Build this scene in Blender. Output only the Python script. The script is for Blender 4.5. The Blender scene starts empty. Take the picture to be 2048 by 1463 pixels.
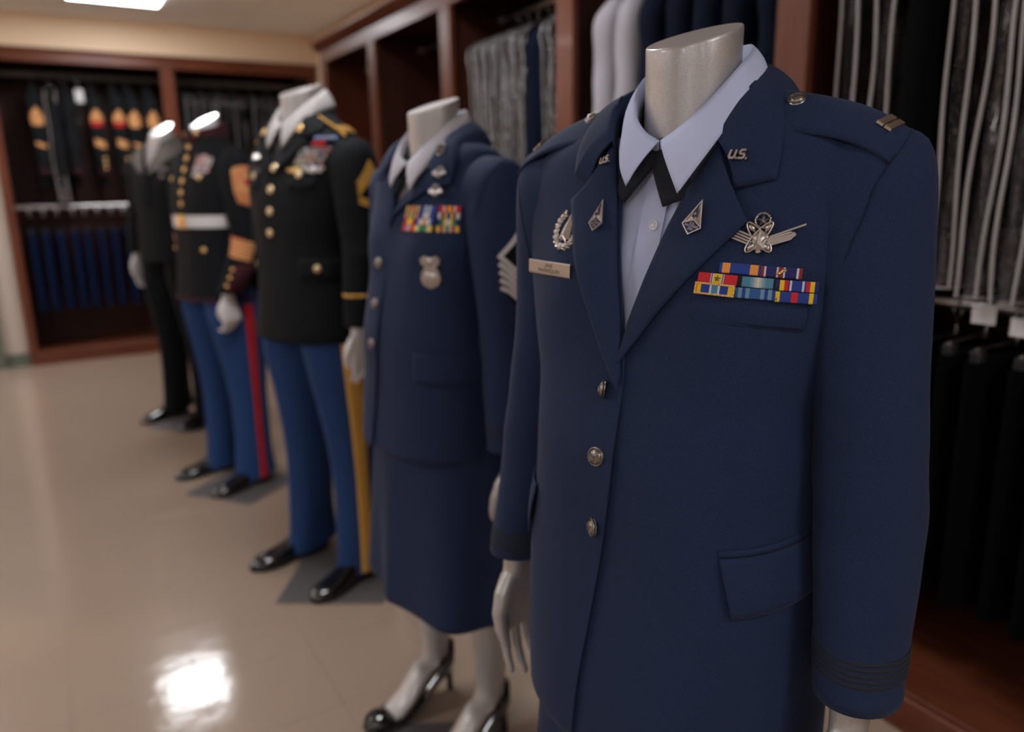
import bpy, bmesh, math, random
import numpy as np
from mathutils import Vector, Matrix
from mathutils.geometry import tessellate_polygon
PI = math.pi
random.seed(7); RNG = np.random.default_rng(7)
SC = bpy.context.scene
COL = SC.collection
# ------------------------------------------------------------------ camera, world, lights, exposure
cam_data = bpy.data.cameras.new('camera'); cam = bpy.data.objects.new('camera', cam_data); COL.objects.link(cam)
CAM_PITCH, CAM_YAW, CAM_ROLL = 0.234, 0.543, -0.018
def camera_matrix():
    cy, sy, cp, sp = math.cos(CAM_YAW), math.sin(CAM_YAW), math.cos(CAM_PITCH), math.sin(CAM_PITCH)
    fw = np.array([sy * cp, cy * cp, -sp]); rt = np.array([cy, -sy, 0.0]); up = np.cross(rt, fw)
    r = rt * math.cos(CAM_ROLL) + up * math.sin(CAM_ROLL); u = -rt * math.sin(CAM_ROLL) + up * math.cos(CAM_ROLL)
    m = Matrix.Identity(4)
    for i in range(3):
        m[i][0], m[i][1], m[i][2] = r[i], u[i], -fw[i]
    m[2][3] = 1.3
    return m
cam.matrix_world = camera_matrix()
cam_data.sensor_width = 36.0; cam_data.lens = 36.0 * 1508 / 2048
cam_data.clip_start = 0.05; cam_data.clip_end = 60
cam_data.dof.use_dof = True; cam_data.dof.focus_distance = 0.75; cam_data.dof.aperture_fstop = 2.6
SC.camera = cam
w = bpy.data.worlds.new('room_world'); SC.world = w; w.use_nodes = True
w.node_tree.nodes['Background'].inputs[0].default_value = (0.9, 0.85, 0.8, 1)
w.node_tree.nodes['Background'].inputs[1].default_value = 0.02
SC.view_settings.view_transform = 'Standard'; SC.view_settings.look = 'None'
SC.view_settings.gamma = 1.0; SC.view_settings.use_curve_mapping = False
SC.view_settings.exposure = 0.05
LAMP_STRENGTH = 23.0
LAMPS = [(0.60 - 1.83 * i, 5.92) for i in range(5)] + [(0.60 - 2.44 * i, 5.92 - 3.66 * j) for i in range(4) for j in range(1, 4)]   # first fitting is in view; the others are added to spread the light
CEIL = 2.58
# ------------------------------------------------------------------ helpers
def hermite(zs, vs, z):
    zs = np.asarray(zs, float); vs = np.asarray(vs, float)
    z = np.clip(np.asarray(z, float), zs[0], zs[-1])
    m = np.gradient(vs, zs); d = np.diff(vs) / np.diff(zs)
    for k in range(1, len(zs) - 1):
        if d[k-1] * d[k] <= 0: m[k] = 0.0
    i = np.clip(np.searchsorted(zs, z, side='right') - 1, 0, len(zs) - 2)
    h = zs[i+1] - zs[i]; t = (z - zs[i]) / h
    return ((2*t**3 - 3*t**2 + 1) * vs[i] + (t**3 - 2*t**2 + t) * h * m[i]
            + (-2*t**3 + 3*t**2) * vs[i+1] + (t**3 - t**2) * h * m[i+1])
class Torso:
    """lofted garment body: rings (z, half width, front depth, back depth); the front looks to -y"""
    def __init__(s, rings, bumps=(), n=2.5):
        r = sorted(rings); s.z = [q[0] for q in r]; s.cols = [[q[k] for q in r] for k in (1, 2, 3)]
        s.bumps = bumps; s.n = n
    def prm(s, z): return [hermite(s.z, c, z) for c in s.cols]
    def bump(s, x, z):
        o = 0.0
        for (bx, bz, sx, sz, amp) in s.bumps: o = o - amp * np.exp(-((x - bx) / sx)**2 - ((z - bz) / sz)**2)
        return o
    def pt(s, u, z, off=0.0):
        u = np.asarray(u, float); z = np.asarray(z, float); a, f, b = s.prm(z)
        su, cu = np.sin(u), np.cos(u); e = 2.0 / s.n
        a = a + off; dep = np.where(cu > 0, f, b) + off
        x = a * np.sign(su) * np.abs(su)**e
        y = -dep * np.sign(cu) * np.abs(cu)**e
        y = y + np.where(cu > 0, s.bump(x, z) * np.clip(cu * 3, 0, 1), 0.0)
        return np.stack(np.broadcast_arrays(x, y, z), -1)
    def u_of(s, x, z):
        a = s.prm(z)[0]; q = np.clip(np.abs(x) / a, 0, 1)
        return np.sign(x) * np.arcsin(q**(s.n / 2.0))
    def front(s, x, z, off=0.0): return s.pt(s.u_of(x, z), z, off)
    def frame(s, x, z, off=0.0, rot=0.0):
        e = 0.004; p = s.front(x, z)
        dx = s.front(x + e, z) - s.front(x - e, z); dz = s.front(x, z + e) - s.front(x, z - e)
        r = dx / np.linalg.norm(dx); n = np.cross(r, dz); n /= np.linalg.norm(n)
        return spin((p + n * off, r, np.cross(n, r), n), rot)
def spin(fr, a):
    p, r, u, n = fr
    return p, r * math.cos(a) + u * math.sin(a), -r * math.sin(a) + u * math.cos(a), n
class Tube:
    """sleeve or trouser leg: stations (t, x, y, z, rx, ry, tilt); tilt 0 = ring lies flat, th 0 = outward, th 90 deg = front"""
    def __init__(s, st, side=1):
        s.t = [q[0] for q in st]; s.c = [[q[k] for q in st] for k in range(1, 7)]; s.side = side
    def pt(s, t, th, off=0.0):
        t = np.asarray(t, float); th = np.asarray(th, float)
        x, y, z, rx, ry, tl = [hermite(s.t, c, t) for c in s.c]
        c, q = np.cos(th), np.sin(th)
        px = (x + np.cos(tl) * (rx + off) * c) * s.side
        return np.stack(np.broadcast_arrays(px, y - (ry + off) * q, z + np.sin(tl) * (rx + off) * c), -1)
    def t_of_z(s, z):
        tt = np.linspace(s.t[0] + (.2 if s.c[5][0] > 1 else 0), s.t[-1], 400); zz = hermite(s.t, s.c[2], tt)
        return float(np.interp(-z, -zz, tt))
    def mapper(s, z0, th0):
        """(w, h) metres on the cloth around the height z0 -> point"""
        r = s.c[3][3]
        def m(w, h, off):
            w = np.asarray(w, float); h = np.asarray(h, float)
            t = np.vectorize(s.t_of_z)(z0 + h)
            return s.pt(t, th0 - s.side * 0 + w / 0.056, off)
        return m
def tilt(fr, a=0.0, b=0.0):
    """lean a surface frame: a about its up axis, b about its right axis"""
    p, r, u, n = fr
    r, n = r * math.cos(a) - n * math.sin(a), n * math.cos(a) + r * math.sin(a)
    u, n = u * math.cos(b) + n * math.sin(b), n * math.cos(b) - u * math.sin(b)
    return p, r, u, n
class MB:
    """collects geometry for ONE mesh object"""
    def __init__(s): s.v = []; s.f = []; s.m = []; s.s = []
    def add(s, v, f, mi=0, smooth=True):
        o = len(s.v); s.v += [tuple(map(float, q)) for q in v]
        for q in f: s.f.append(tuple(o + i for i in q)); s.m.append(mi); s.s.append(smooth)
        return s
    def grid(s, P, mi=0, cu=False, cv=False, smooth=True):
        P = np.asarray(P, float); n, m = P.shape[:2]; f = []
        for i in range(n if cu else n - 1):
            for j in range(m if cv else m - 1):
                a, b = (i + 1) % n, (j + 1) % m
                f.append((i * m + j, i * m + b, a * m + b, a * m + j))
        return s.add(P.reshape(-1, 3), f, mi, smooth)
    def cap(s, ring, mi=0, smooth=False):
        ring = [tuple(q) for q in ring]; c = np.mean(np.array(ring), 0); n = len(ring)
        return s.add(ring + [c], [(i, (i + 1) % n, n) for i in range(n)], mi, smooth)
    def loft(s, rings, mi=0, smooth=True, ends=(True, True)):
        s.grid(np.array(rings), mi, cv=True, smooth=smooth)
        if ends[0]: s.cap(rings[0], mi)
        if ends[1]: s.cap(rings[-1], mi)
        return s
    def box(s, c, d, mi=0, R=None, b=0.0):
        c = np.array(c, float); d = np.array(d, float) / 2
        R = np.eye(3) if R is None else R
        if b <= 0:
            v = [c + R @ (d * np.array([x, y, z])) for z in (-1, 1) for y in (-1, 1) for x in (-1, 1)]
            return s.add(v, [(0, 2, 3, 1), (4, 5, 7, 6), (0, 1, 5, 4), (2, 6, 7, 3), (0, 4, 6, 2), (1, 3, 7, 5)], mi, False)
        bm = bmesh.new(); bmesh.ops.create_cube(bm, size=1.0)
        for v in bm.verts: v.co = Vector((v.co.x * 2 * d[0], v.co.y * 2 * d[1], v.co.z * 2 * d[2]))
        bmesh.ops.bevel(bm, geom=bm.edges[:], offset=b, segments=1, affect='EDGES')
        bm.verts.index_update()
        v = [c + R @ np.array(q.co) for q in bm.verts]; f = [[q.index for q in p.verts] for p in bm.faces]; bm.free()
        return s.add(v, f, mi, False)
    def tube(s, path, r, mi=0, n=10, caps=True):
        path = np.array(path, float); r = np.broadcast_to(np.asarray(r, float), (len(path),))
        tg = np.gradient(path, axis=0); tg /= np.linalg.norm(tg, axis=1)[:, None] + 1e-12
        ref = np.array([0.0, 0, 1]) if abs(tg[0][2]) < .9 else np.array([1.0, 0, 0])
        rings = []; th = np.linspace(0, 2 * PI, n, endpoint=False)
        for p, t, q in zip(path, tg, r):
            a = np.cross(t, ref); a /= np.linalg.norm(a) + 1e-12; b = np.cross(t, a); ref = np.cross(a, t)
            rings.append(p + q * (np.cos(th)[:, None] * a + np.sin(th)[:, None] * b))
        return s.loft(rings, mi, ends=(caps, caps))
    def prism(s, fr, poly, h0, h1, mi=0, inset=0.0, mi_side=None):
        """flat polygon raised from h0 to h1 over a surface frame (point, right, up, normal)"""
        p, r, u, n = fr; poly = [np.array(q[:2], float) for q in poly]; k = len(poly)
        area = sum(poly[i][0] * poly[(i+1) % k][1] - poly[(i+1) % k][0] * poly[i][1] for i in range(k))
        if area < 0: poly = poly[::-1]
        cen = np.mean(poly, 0); top = [cen + (q - cen) * (1 - inset) for q in poly]
        w = lambda q, h: p + r * q[0] + u * q[1] + n * h
        s.add([w(q, h0) for q in poly] + [w(q, h1) for q in top],
              [(i, (i + 1) % k, k + (i + 1) % k, k + i) for i in range(k)], mi if mi_side is None else mi_side, False)
        tri = tessellate_polygon([[Vector((q[0], q[1], 0)) for q in top]])
        return s.add([w(q, h1) for q in top], [tuple(t) for t in tri], mi, False)
    def dome(s, fr, c, rx, ry, h0, h1, mi=0, n=24, k=5, rot=0.0):
        p, r, u, nn = fr; th = np.linspace(0, 2 * PI, n, endpoint=False); rings = []
        for j in range(k + 1):
            a = j / k * PI / 2; q = max(math.cos(a), 0.02)
            X, Y = rx * q * np.cos(th), ry * q * np.sin(th)
            X, Y = X * math.cos(rot) - Y * math.sin(rot), X * math.sin(rot) + Y * math.cos(rot)
            rings.append(p + np.outer(X + c[0], r) + np.outer(Y + c[1], u) + nn * (h0 + (h1 - h0) * math.sin(a)))
        s.grid(np.array(rings), mi, cv=True); return s.cap(rings[-1], mi, True)
    def strip(s, mp, pts, wd, h0, h1, mi=0, sub=1, closed=False):
        """band of width wd along 2-D points, laid on a surface through mp(w, h, offset)"""
        pts = np.array(pts, float)
        if closed: pts = np.vstack([pts, pts[:1]])
        if sub > 1:
            t = np.arange(len(pts)); tt = np.linspace(0, len(pts) - 1, (len(pts) - 1) * sub + 1)
            pts = np.stack([np.interp(tt, t, pts[:, 0]), np.interp(tt, t, pts[:, 1])], -1)
        d = np.diff(pts, axis=0); d /= np.linalg.norm(d, axis=1)[:, None] + 1e-12
        if closed: d0 = np.vstack([d[-1:], d]); d1 = np.vstack([d, d[:1]])
        else: d0 = np.vstack([d[:1], d]); d1 = np.vstack([d, d[-1:]])
        nr = np.stack([-(d0 + d1)[:, 1], (d0 + d1)[:, 0]], -1); nr /= np.linalg.norm(nr, axis=1)[:, None] + 1e-12
        cs = np.clip(np.sum(nr * np.stack([-d0[:, 1], d0[:, 0]], -1), 1), .35, 1)
        nr = nr / cs[:, None] * wd / 2
        A, B = pts + nr, pts - nr
        rows = [mp(A[:, 0], A[:, 1], h0), mp(A[:, 0], A[:, 1], h1), mp(B[:, 0], B[:, 1], h1), mp(B[:, 0], B[:, 1], h0)]
        return s.grid(np.array(rows), mi, smooth=False)
    def build(s, name, mats, parent=None, weld=0.0, thick=0.0, sub=0, fix=True):
        me = bpy.data.meshes.new(name); me.from_pydata(s.v, [], s.f)
        for m in (mats if isinstance(mats, (list, tuple)) else [mats]): me.materials.append(m)
        me.polygons.foreach_set('material_index', s.m); me.polygons.foreach_set('use_smooth', s.s)
        if fix:
            bm = bmesh.new(); bm.from_mesh(me)
            if weld: bmesh.ops.remove_doubles(bm, verts=bm.verts, dist=weld)
            bmesh.ops.recalc_face_normals(bm, faces=bm.faces); bm.to_mesh(me); bm.free()
        o = bpy.data.objects.new(name, me); COL.objects.link(o)
        if parent is not None: o.parent = parent
        if thick:
            q = o.modifiers.new('thickness', 'SOLIDIFY'); q.thickness = thick; q.offset = 0.0
        if sub:
            q = o.modifiers.new('smooth', 'SUBSURF'); q.levels = q.render_levels = sub
        return o
def flat_map(fr):
    p, r, u, n = fr
    return lambda w, h, off: p + np.multiply.outer(np.asarray(w, float), r) + np.multiply.outer(np.asarray(h, float), u) + n * off
def tag(o, label=None, cat=None, group=None, kind=None):
    for k, v in (('label', label), ('category', cat), ('group', group), ('kind', kind)):
        if v: o[k] = v
    return o
def thing(name, label, cat, loc=(0, 0, 0), rz=0.0, group=None):
    o = bpy.data.objects.new(name, None); COL.objects.link(o); o.empty_display_size = 0.1
    o.location = loc; o.rotation_euler = (0, 0, rz)
    return tag(o, label, cat, group)
def copy_thing(root, loc, rz, label, group=None):
    r = root.copy(); COL.objects.link(r); r.location = loc; r.rotation_euler = (0, 0, rz); r['label'] = label
    if group: r['group'] = group
    for ch in list(root.children):
        c = ch.copy(); COL.objects.link(c); c.parent = r
        for g in list(ch.children):
            d = g.copy(); COL.objects.link(d); d.parent = c
    return r
_txt = {}
def text2d(txt, size):
    """filled outline of a word, centred: 2-D points and faces"""
    if txt not in _txt:
        cu = bpy.data.curves.new('lettering', 'FONT'); cu.body = txt; cu.size = 1.0; cu.align_x = 'CENTER'; cu.align_y = 'CENTER'; cu.resolution_u = 2
        o = bpy.data.objects.new('lettering', cu); COL.objects.link(o)
        dg = bpy.context.evaluated_depsgraph_get(); ev = o.evaluated_get(dg); me = ev.to_mesh()
        _txt[txt] = ([(v.co.x, v.co.y) for v in me.vertices], [tuple(p.vertices) for p in me.polygons])
        ev.to_mesh_clear(); bpy.data.objects.remove(o); bpy.data.curves.remove(cu)
    v, f = _txt[txt]
    return [(x * size, y * size) for x, y in v], f
def add_text(mb, fr, txt, size, c, h, mi, sx=1.0):
    v, f = text2d(txt, size); p, r, u, n = fr
    mb.add([p + r * (x * sx + c[0]) + u * (y + c[1]) + n * h for x, y in v], f, mi, False)
# ------------------------------------------------------------------ materials
def new_mat(name):
    m = bpy.data.materials.new(name); m.use_nodes = True
    return m, m.node_tree, m.node_tree.nodes['Principled BSDF']
def nd(t, kind, **kw):
    n = t.nodes.new(kind)
    for k, v in kw.items():
        if k in n.inputs: n.inputs[k].default_value = v
        else: setattr(n, k, v)
    return n
def rgb(c): return (c[0], c[1], c[2], 1.0)
def plain(name, c, rough=0.5, metal=0.0, spec=0.5, coat=0.0, var=0.08, scale=40.0, bump=0.0, bscale=200.0, sheen=0.0):
    m, t, b = new_mat(name)
    tc = nd(t, 'ShaderNodeTexCoord'); ns = nd(t, 'ShaderNodeTexNoise', Scale=scale, Detail=3.0)
    t.links.new(tc.outputs['Object'], ns.inputs['Vector'])
    mx = nd(t, 'ShaderNodeMix', data_type='RGBA'); t.links.new(ns.outputs['Fac'], mx.inputs[0])
    mx.inputs[6].default_value = rgb([q * (1 - var) for q in c]); mx.inputs[7].default_value = rgb([min(1, q * (1 + var)) for q in c])
    t.links.new(mx.outputs[2], b.inputs['Base Color'])
    b.inputs['Roughness'].default_value = rough; b.inputs['Metallic'].default_value = metal
    b.inputs['Specular IOR Level'].default_value = spec; b.inputs['Coat Weight'].default_value = coat
    b.inputs['Sheen Weight'].default_value = sheen; b.inputs['Sheen Roughness'].default_value = .5
    if bump:
        n2 = nd(t, 'ShaderNodeTexNoise', Scale=bscale, Detail=4.0); t.links.new(tc.outputs['Object'], n2.inputs['Vector'])
        bp = nd(t, 'ShaderNodeBump', Strength=bump, Distance=0.002); t.links.new(n2.outputs['Fac'], bp.inputs['Height'])
        t.links.new(bp.outputs['Normal'], b.inputs['Normal'])
    return m
def cloth(name, c, weave=800.0, var=0.38, sheen=0.03, bump=0.3, spec=.25):
    """woven wool: fine twill grain in colour and relief"""
    m, t, b = new_mat(name)
    tc = nd(t, 'ShaderNodeTexCoord')
    n1 = nd(t, 'ShaderNodeTexNoise', Scale=weave, Detail=2.0); t.links.new(tc.outputs['Object'], n1.inputs['Vector'])
    n2 = nd(t, 'ShaderNodeTexNoise', Scale=9.0, Detail=3.0); t.links.new(tc.outputs['Object'], n2.inputs['Vector'])
    wv = nd(t, 'ShaderNodeTexWave', wave_type='BANDS', bands_direction='DIAGONAL', Scale=weave * .25, Distortion=1.0)
    t.links.new(tc.outputs['Object'], wv.inputs['Vector'])
    ad = nd(t, 'ShaderNodeMath', operation='ADD'); t.links.new(n1.outputs['Fac'], ad.inputs[0])
    ml = nd(t, 'ShaderNodeMath', operation='MULTIPLY'); ml.inputs[1].default_value = .3
    t.links.new(wv.outputs['Fac'], ml.inputs[0]); t.links.new(ml.outputs[0], ad.inputs[1])
    mr = nd(t, 'ShaderNodeMapRange'); mr.inputs[1].default_value = .35; mr.inputs[2].default_value = .95
    mr.inputs[3].default_value = 1 - var; mr.inputs[4].default_value = 1 + var
    t.links.new(ad.outputs[0], mr.inputs[0])
    m2 = nd(t, 'ShaderNodeMapRange'); m2.inputs[3].default_value = .92; m2.inputs[4].default_value = 1.08
    t.links.new(n2.outputs['Fac'], m2.inputs[0])
    mm = nd(t, 'ShaderNodeMath', operation='MULTIPLY'); t.links.new(mr.outputs[0], mm.inputs[0]); t.links.new(m2.outputs[0], mm.inputs[1])
    sc = nd(t, 'ShaderNodeVectorMath', operation='SCALE'); sc.inputs[0].default_value = c[:3]
    t.links.new(mm.outputs[0], sc.inputs['Scale']); t.links.new(sc.outputs[0], b.inputs['Base Color'])
    bp = nd(t, 'ShaderNodeBump', Strength=bump, Distance=0.0006); t.links.new(ad.outputs[0], bp.inputs['Height'])
    t.links.new(bp.outputs['Normal'], b.inputs['Normal'])
    b.inputs['Roughness'].default_value = .85; b.inputs['Specular IOR Level'].default_value = spec
    b.inputs['Sheen Weight'].default_value = sheen; b.inputs['Sheen Roughness'].default_value = .4
    return m
def wood(name, c1, c2, rough=.35, axis=2):
    m, t, b = new_mat(name)
    tc = nd(t, 'ShaderNodeTexCoord'); mp = nd(t, 'ShaderNodeMapping'); s = [14.0, 14.0, 14.0]; s[axis] = 1.2
    mp.inputs['Scale'].default_value = s; t.links.new(tc.outputs['Object'], mp.inputs['Vector'])
    n = nd(t, 'ShaderNodeTexNoise', Scale=3.0, Detail=6.0, Distortion=.6); t.links.new(mp.outputs[0], n.inputs['Vector'])
    cr = nd(t, 'ShaderNodeValToRGB'); cr.color_ramp.elements[0].color = rgb(c1); cr.color_ramp.elements[1].color = rgb(c2)
    cr.color_ramp.elements[0].position = .3; cr.color_ramp.elements[1].position = .75
    t.links.new(n.outputs['Fac'], cr.inputs[0]); t.links.new(cr.outputs[0], b.inputs['Base Color'])
    b.inputs['Roughness'].default_value = rough; b.inputs['Coat Weight'].default_value = .03; b.inputs['Specular IOR Level'].default_value = .32
    return m
M = {}
M['navy'] = cloth('navy_wool', (.0118, .0225, .062))
M['navy_seam'] = cloth('navy_seam', (.008, .014, .034))
M['black'] = cloth('black_wool', (.0056, .0066, .0082), sheen=.02, spec=.15)
M['braid'] = cloth('dark_braid', (.017, .019, .026), var=.4)
M['blue'] = cloth('blue_wool', (.016, .046, .145), sheen=.03)
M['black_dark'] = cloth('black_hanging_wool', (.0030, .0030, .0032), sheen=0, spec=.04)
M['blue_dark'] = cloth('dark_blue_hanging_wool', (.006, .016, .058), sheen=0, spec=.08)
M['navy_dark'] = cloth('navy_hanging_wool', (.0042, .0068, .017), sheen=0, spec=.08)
M['maroon'] = cloth('maroon_piping', (.04, .006, .01))
M['red'] = cloth('red_cloth', (.42, .012, .016), sheen=.05)
M['gold_cloth'] = cloth('gold_cloth', (.55, .30, .06), weave=900, sheen=.1)
M['amber_cloth'] = cloth('amber_cloth', (.60, .29, .115), weave=900, sheen=.1)
M['white_cloth'] = cloth('white_cloth', (.62, .60, .60), var=.08)
M['shirt'] = cloth('pale_blue_shirt', (.48, .53, .74), var=.05, weave=1800, bump=.12)
M['shirt_white'] = cloth('white_shirt', (.45, .44, .49), var=.05, weave=1800, bump=.12)
M['shirt_beige'] = cloth('grey_white_shirt', (.37, .35, .34), var=.05, weave=1800, bump=.12)
M['grey_shirt'] = cloth('grey_shirt', (.36, .34, .37), var=.06, weave=900, bump=.12)
M['grey_collar'] = cloth('grey_collar', (.20, .19, .18), var=.1)
M['tie'] = cloth('black_tie', (.010, .012, .018), weave=900)
M['glove'] = cloth('white_glove', (.66, .63, .63), var=.05, weave=900, bump=.1)
m, t, b = new_mat('silver_mannequin_paint')      # metal-flake lacquer
tc = nd(t, 'ShaderNodeTexCoord'); vo = nd(t, 'ShaderNodeTexVoronoi', Scale=1500.0); t.links.new(tc.outputs['Object'], vo.inputs['Vector'])
cr = nd(t, 'ShaderNodeMapRange'); cr.inputs[3].default_value = .84; cr.inputs[4].default_value = 1.14
sp = nd(t, 'ShaderNodeSeparateColor'); t.links.new(vo.outputs['Color'], sp.inputs[0]); t.links.new(sp.outputs[0], cr.inputs[0])
sc = nd(t, 'ShaderNodeVectorMath', operation='SCALE'); sc.inputs[0].default_value = (.44, .415, .40)
t.links.new(cr.outputs[0], sc.inputs['Scale']); t.links.new(sc.outputs[0], b.inputs['Base Color'])
b.inputs['Metallic'].default_value = .45; b.inputs['Roughness'].default_value = .42
b.inputs['Coat Weight'].default_value = .35; b.inputs['Coat Roughness'].default_value = .12
M['mannequin'] = m
M['mannequin_white'] = plain('white_mannequin_gloss', (.86, .85, .86), rough=.16, spec=1.0, coat=1.0, var=.02)
M['wood'] = wood('cherry_wood', (.095, .024, .0105), (.165, .046, .021))
M['wood_h'] = wood('cherry_wood_lengthwise', (.095, .024, .0105), (.165, .046, .021), axis=0)
M['wood_y'] = wood('cherry_wood_depthwise', (.095, .024, .0105), (.165, .046, .021), axis=1)
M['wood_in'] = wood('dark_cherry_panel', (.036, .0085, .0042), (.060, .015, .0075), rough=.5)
M['wall'] = plain('tan_wall_paint', (.88, .66, .46), rough=.8, var=.03, bump=.1, bscale=120)
M['wall_pale'] = plain('pale_wall_paint', (.60, .50, .43), rough=.8, var=.03, bump=.1, bscale=120)
M['ceiling'] = plain('ceiling_tile', (.86, .83, .80), rough=.9, var=.05, scale=90, bump=.3, bscale=250)
M['grid'] = plain('ceiling_grid_white', (.80, .77, .73), rough=.5, var=.02)
M['green_grey'] = plain('green_grey_paint', (.13, .145, .11), rough=.5, var=.05)
M['silver'] = plain('bright_silver', (.54, .50, .47), rough=.30, metal=1.0, var=.15, scale=300)
M['oxide'] = plain('oxidised_silver', (.27, .245, .225), rough=.34, metal=1.0, var=.35, scale=500)
M['satin'] = plain('satin_nickel', (.47, .43, .40), rough=.36, metal=1.0, var=.05, scale=300)
M['gold'] = plain('gold_metal', (.80, .52, .20), rough=.28, metal=1.0, var=.12, scale=300)
M['chrome'] = plain('grey_rod_metal', (.55, .53, .52), rough=.3, metal=1.0, var=.04)
M['rod_dark'] = plain('dark_rod_metal', (.16, .15, .14), rough=.4, metal=.5, var=.06)
M['gold_pale'] = plain('pale_brass', (.74, .58, .36), rough=.32, metal=1.0, var=.12, scale=300)
M['enamel'] = plain('dark_blue_enamel', (.012, .014, .06), rough=.2, coat=.6, var=.05)
M['ink'] = plain('dark_engraving', (.03, .028, .027), rough=.7)
M['shoe'] = plain('black_patent_leather', (.006, .006, .006), rough=.12, spec=.6, coat=.8, var=.1)
M['sole'] = plain('black_rubber', (.010, .010, .010), rough=.6)
M['plate'] = plain('grey_base_plate', (.090, .082, .082), rough=.55, var=.12, scale=60)
M['hanger'] = plain('black_hanger_plastic', (.02, .02, .02), rough=.35)
M['white_plastic'] = plain('white_plastic', (.62, .60, .60), rough=.4, var=.03)
M['button_white'] = plain('pearl_button', (.62, .62, .68), rough=.25, coat=.4, var=.05)
M['seam_plastic'] = plain('plastic_edge_seam', (.36, .335, .325), rough=.35, var=.15, scale=30)
M['seam_glint'] = plain('plastic_edge_painted_glint', (.20, .19, .19), rough=.14, spec=1.0, coat=1.0, var=.9, scale=22, bump=1.0, bscale=34)  # plastic edge; dark-to-bright mottling paints in the sparkle of the wrinkles
m, t, b = new_mat('clear_garment_film')
t.nodes.remove(b); out = t.nodes['Material Output']
tr = nd(t, 'ShaderNodeBsdfTransparent'); tr.inputs[0].default_value = (.93, .92, .92, 1)
gl = nd(t, 'ShaderNodeBsdfGlossy', Roughness=.06); gl.inputs[0].default_value = (.95, .93, .95, 1)
tc = nd(t, 'ShaderNodeTexCoord'); mp = nd(t, 'ShaderNodeMapping'); mp.inputs['Scale'].default_value = (46, 24, 18)
t.links.new(tc.outputs['Object'], mp.inputs['Vector'])
nz = nd(t, 'ShaderNodeTexNoise', Scale=1.6, Detail=5.0, Distortion=1.2); t.links.new(mp.outputs[0], nz.inputs['Vector'])
bp = nd(t, 'ShaderNodeBump', Strength=1.0, Distance=.05); t.links.new(nz.outputs['Fac'], bp.inputs['Height']); t.links.new(bp.outputs['Normal'], gl.inputs['Normal'])
fr = nd(t, 'ShaderNodeFresnel', IOR=1.75); t.links.new(bp.outputs['Normal'], fr.inputs['Normal'])
mxs = nd(t, 'ShaderNodeMixShader'); t.links.new(fr.outputs[0], mxs.inputs[0]); t.links.new(tr.outputs[0], mxs.inputs[1]); t.links.new(gl.outputs[0], mxs.inputs[2])
t.links.new(mxs.outputs[0], out.inputs['Surface'])
M['film'] = m
m, t, b = new_mat('glossy_floor_tile')
tc = nd(t, 'ShaderNodeTexCoord'); ge = nd(t, 'ShaderNodeNewGeometry')
n1 = nd(t, 'ShaderNodeTexNoise', Scale=1.1, Detail=4.0); t.links.new(ge.outputs['Position'], n1.inputs['Vector'])
n2 = nd(t, 'ShaderNodeTexNoise', Scale=160.0, Detail=3.0); t.links.new(ge.outputs['Position'], n2.inputs['Vector'])
cr = nd(t, 'ShaderNodeValToRGB'); cr.color_ramp.elements[0].color = (.305, .226, .172, 1); cr.color_ramp.elements[1].color = (.35, .260, .198, 1)
mx = nd(t, 'ShaderNodeMath', operation='MULTIPLY_ADD'); mx.inputs[1].default_value = .3
t.links.new(n2.outputs['Fac'], mx.inputs[0]); t.links.new(n1.outputs['Fac'], mx.inputs[2])
t.links.new(mx.outputs[0], cr.inputs[0]); t.links.new(cr.outputs[0], b.inputs['Base Color'])
mr = nd(t, 'ShaderNodeMapRange'); mr.inputs[3].default_value = .085; mr.inputs[4].default_value = .15
t.links.new(n1.outputs['Fac'], mr.inputs[0]); t.links.new(mr.outputs[0], b.inputs['Roughness'])
n3 = nd(t, 'ShaderNodeTexNoise', Scale=11.0, Detail=2.0); t.links.new(ge.outputs['Position'], n3.inputs['Vector'])
bp = nd(t, 'ShaderNodeBump', Strength=.22, Distance=.004); t.links.new(n3.outputs['Fac'], bp.inputs['Height']); t.links.new(bp.outputs['Normal'], b.inputs['Normal'])
b.inputs['Specular IOR Level'].default_value = .5
M['floor'] = m
m, t, b = new_mat('lamp_diffuser')
b.inputs['Base Color'].default_value = (.9, .9, .9, 1)
b.inputs['Emission Color'].default_value = (.96, .97, 1.0, 1); b.inputs['Emission Strength'].default_value = LAMP_STRENGTH
M['lamp'] = m
RC = {}
def dye(c):
    k = tuple(c)
    if k not in RC: RC[k] = cloth('ribbon_silk_%d' % len(RC), c, weave=2200, var=.12, sheen=.1, bump=.15)
    return RC[k]
# ------------------------------------------------------------------ the shop: floor, walls, ceiling, lamps
def structure(name, mb, mats, parent=None, **k):
    o = mb.build(name, mats, parent, **k)
    if parent is None: o['kind'] = 'structure'
    return o
XR, YB = 2.2, 6.86
floor = structure('floor', MB().box((-3.4, -.5, -.053), (11.3, 15.2, .1)), plain('floor_joint', (.225, .165, .12), rough=.4))
TS = .305; tile_mesh = None; rest = MB()
for i in range(-30, 7):
    for j in range(-32, 17):
        cx, cy = .19 + TS * (i + .5), 2.0 + TS * (j + .5)
        if cx > XR - .05 or cy > YB - .02 or cx < -8.9 or cy < -7.9: continue
        if -4 <= i <= 4 and -3 <= j:
            if tile_mesh is None:
                o = MB().box((0, 0, -.0015), (TS - .0007, TS - .0007, .003), b=.0003).build('floor_tile', M['floor'], floor); tile_mesh = o.data
            else:
                o = bpy.data.objects.new('floor_tile', tile_mesh); COL.objects.link(o); o.parent = floor
            o.location = (cx, cy, 0)
        else: rest.box((cx, cy, -.0015), (TS - .0007, TS - .0007, .003))
tag(rest.build('outer_floor_tile', M['floor'], floor), kind='stuff')
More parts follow.
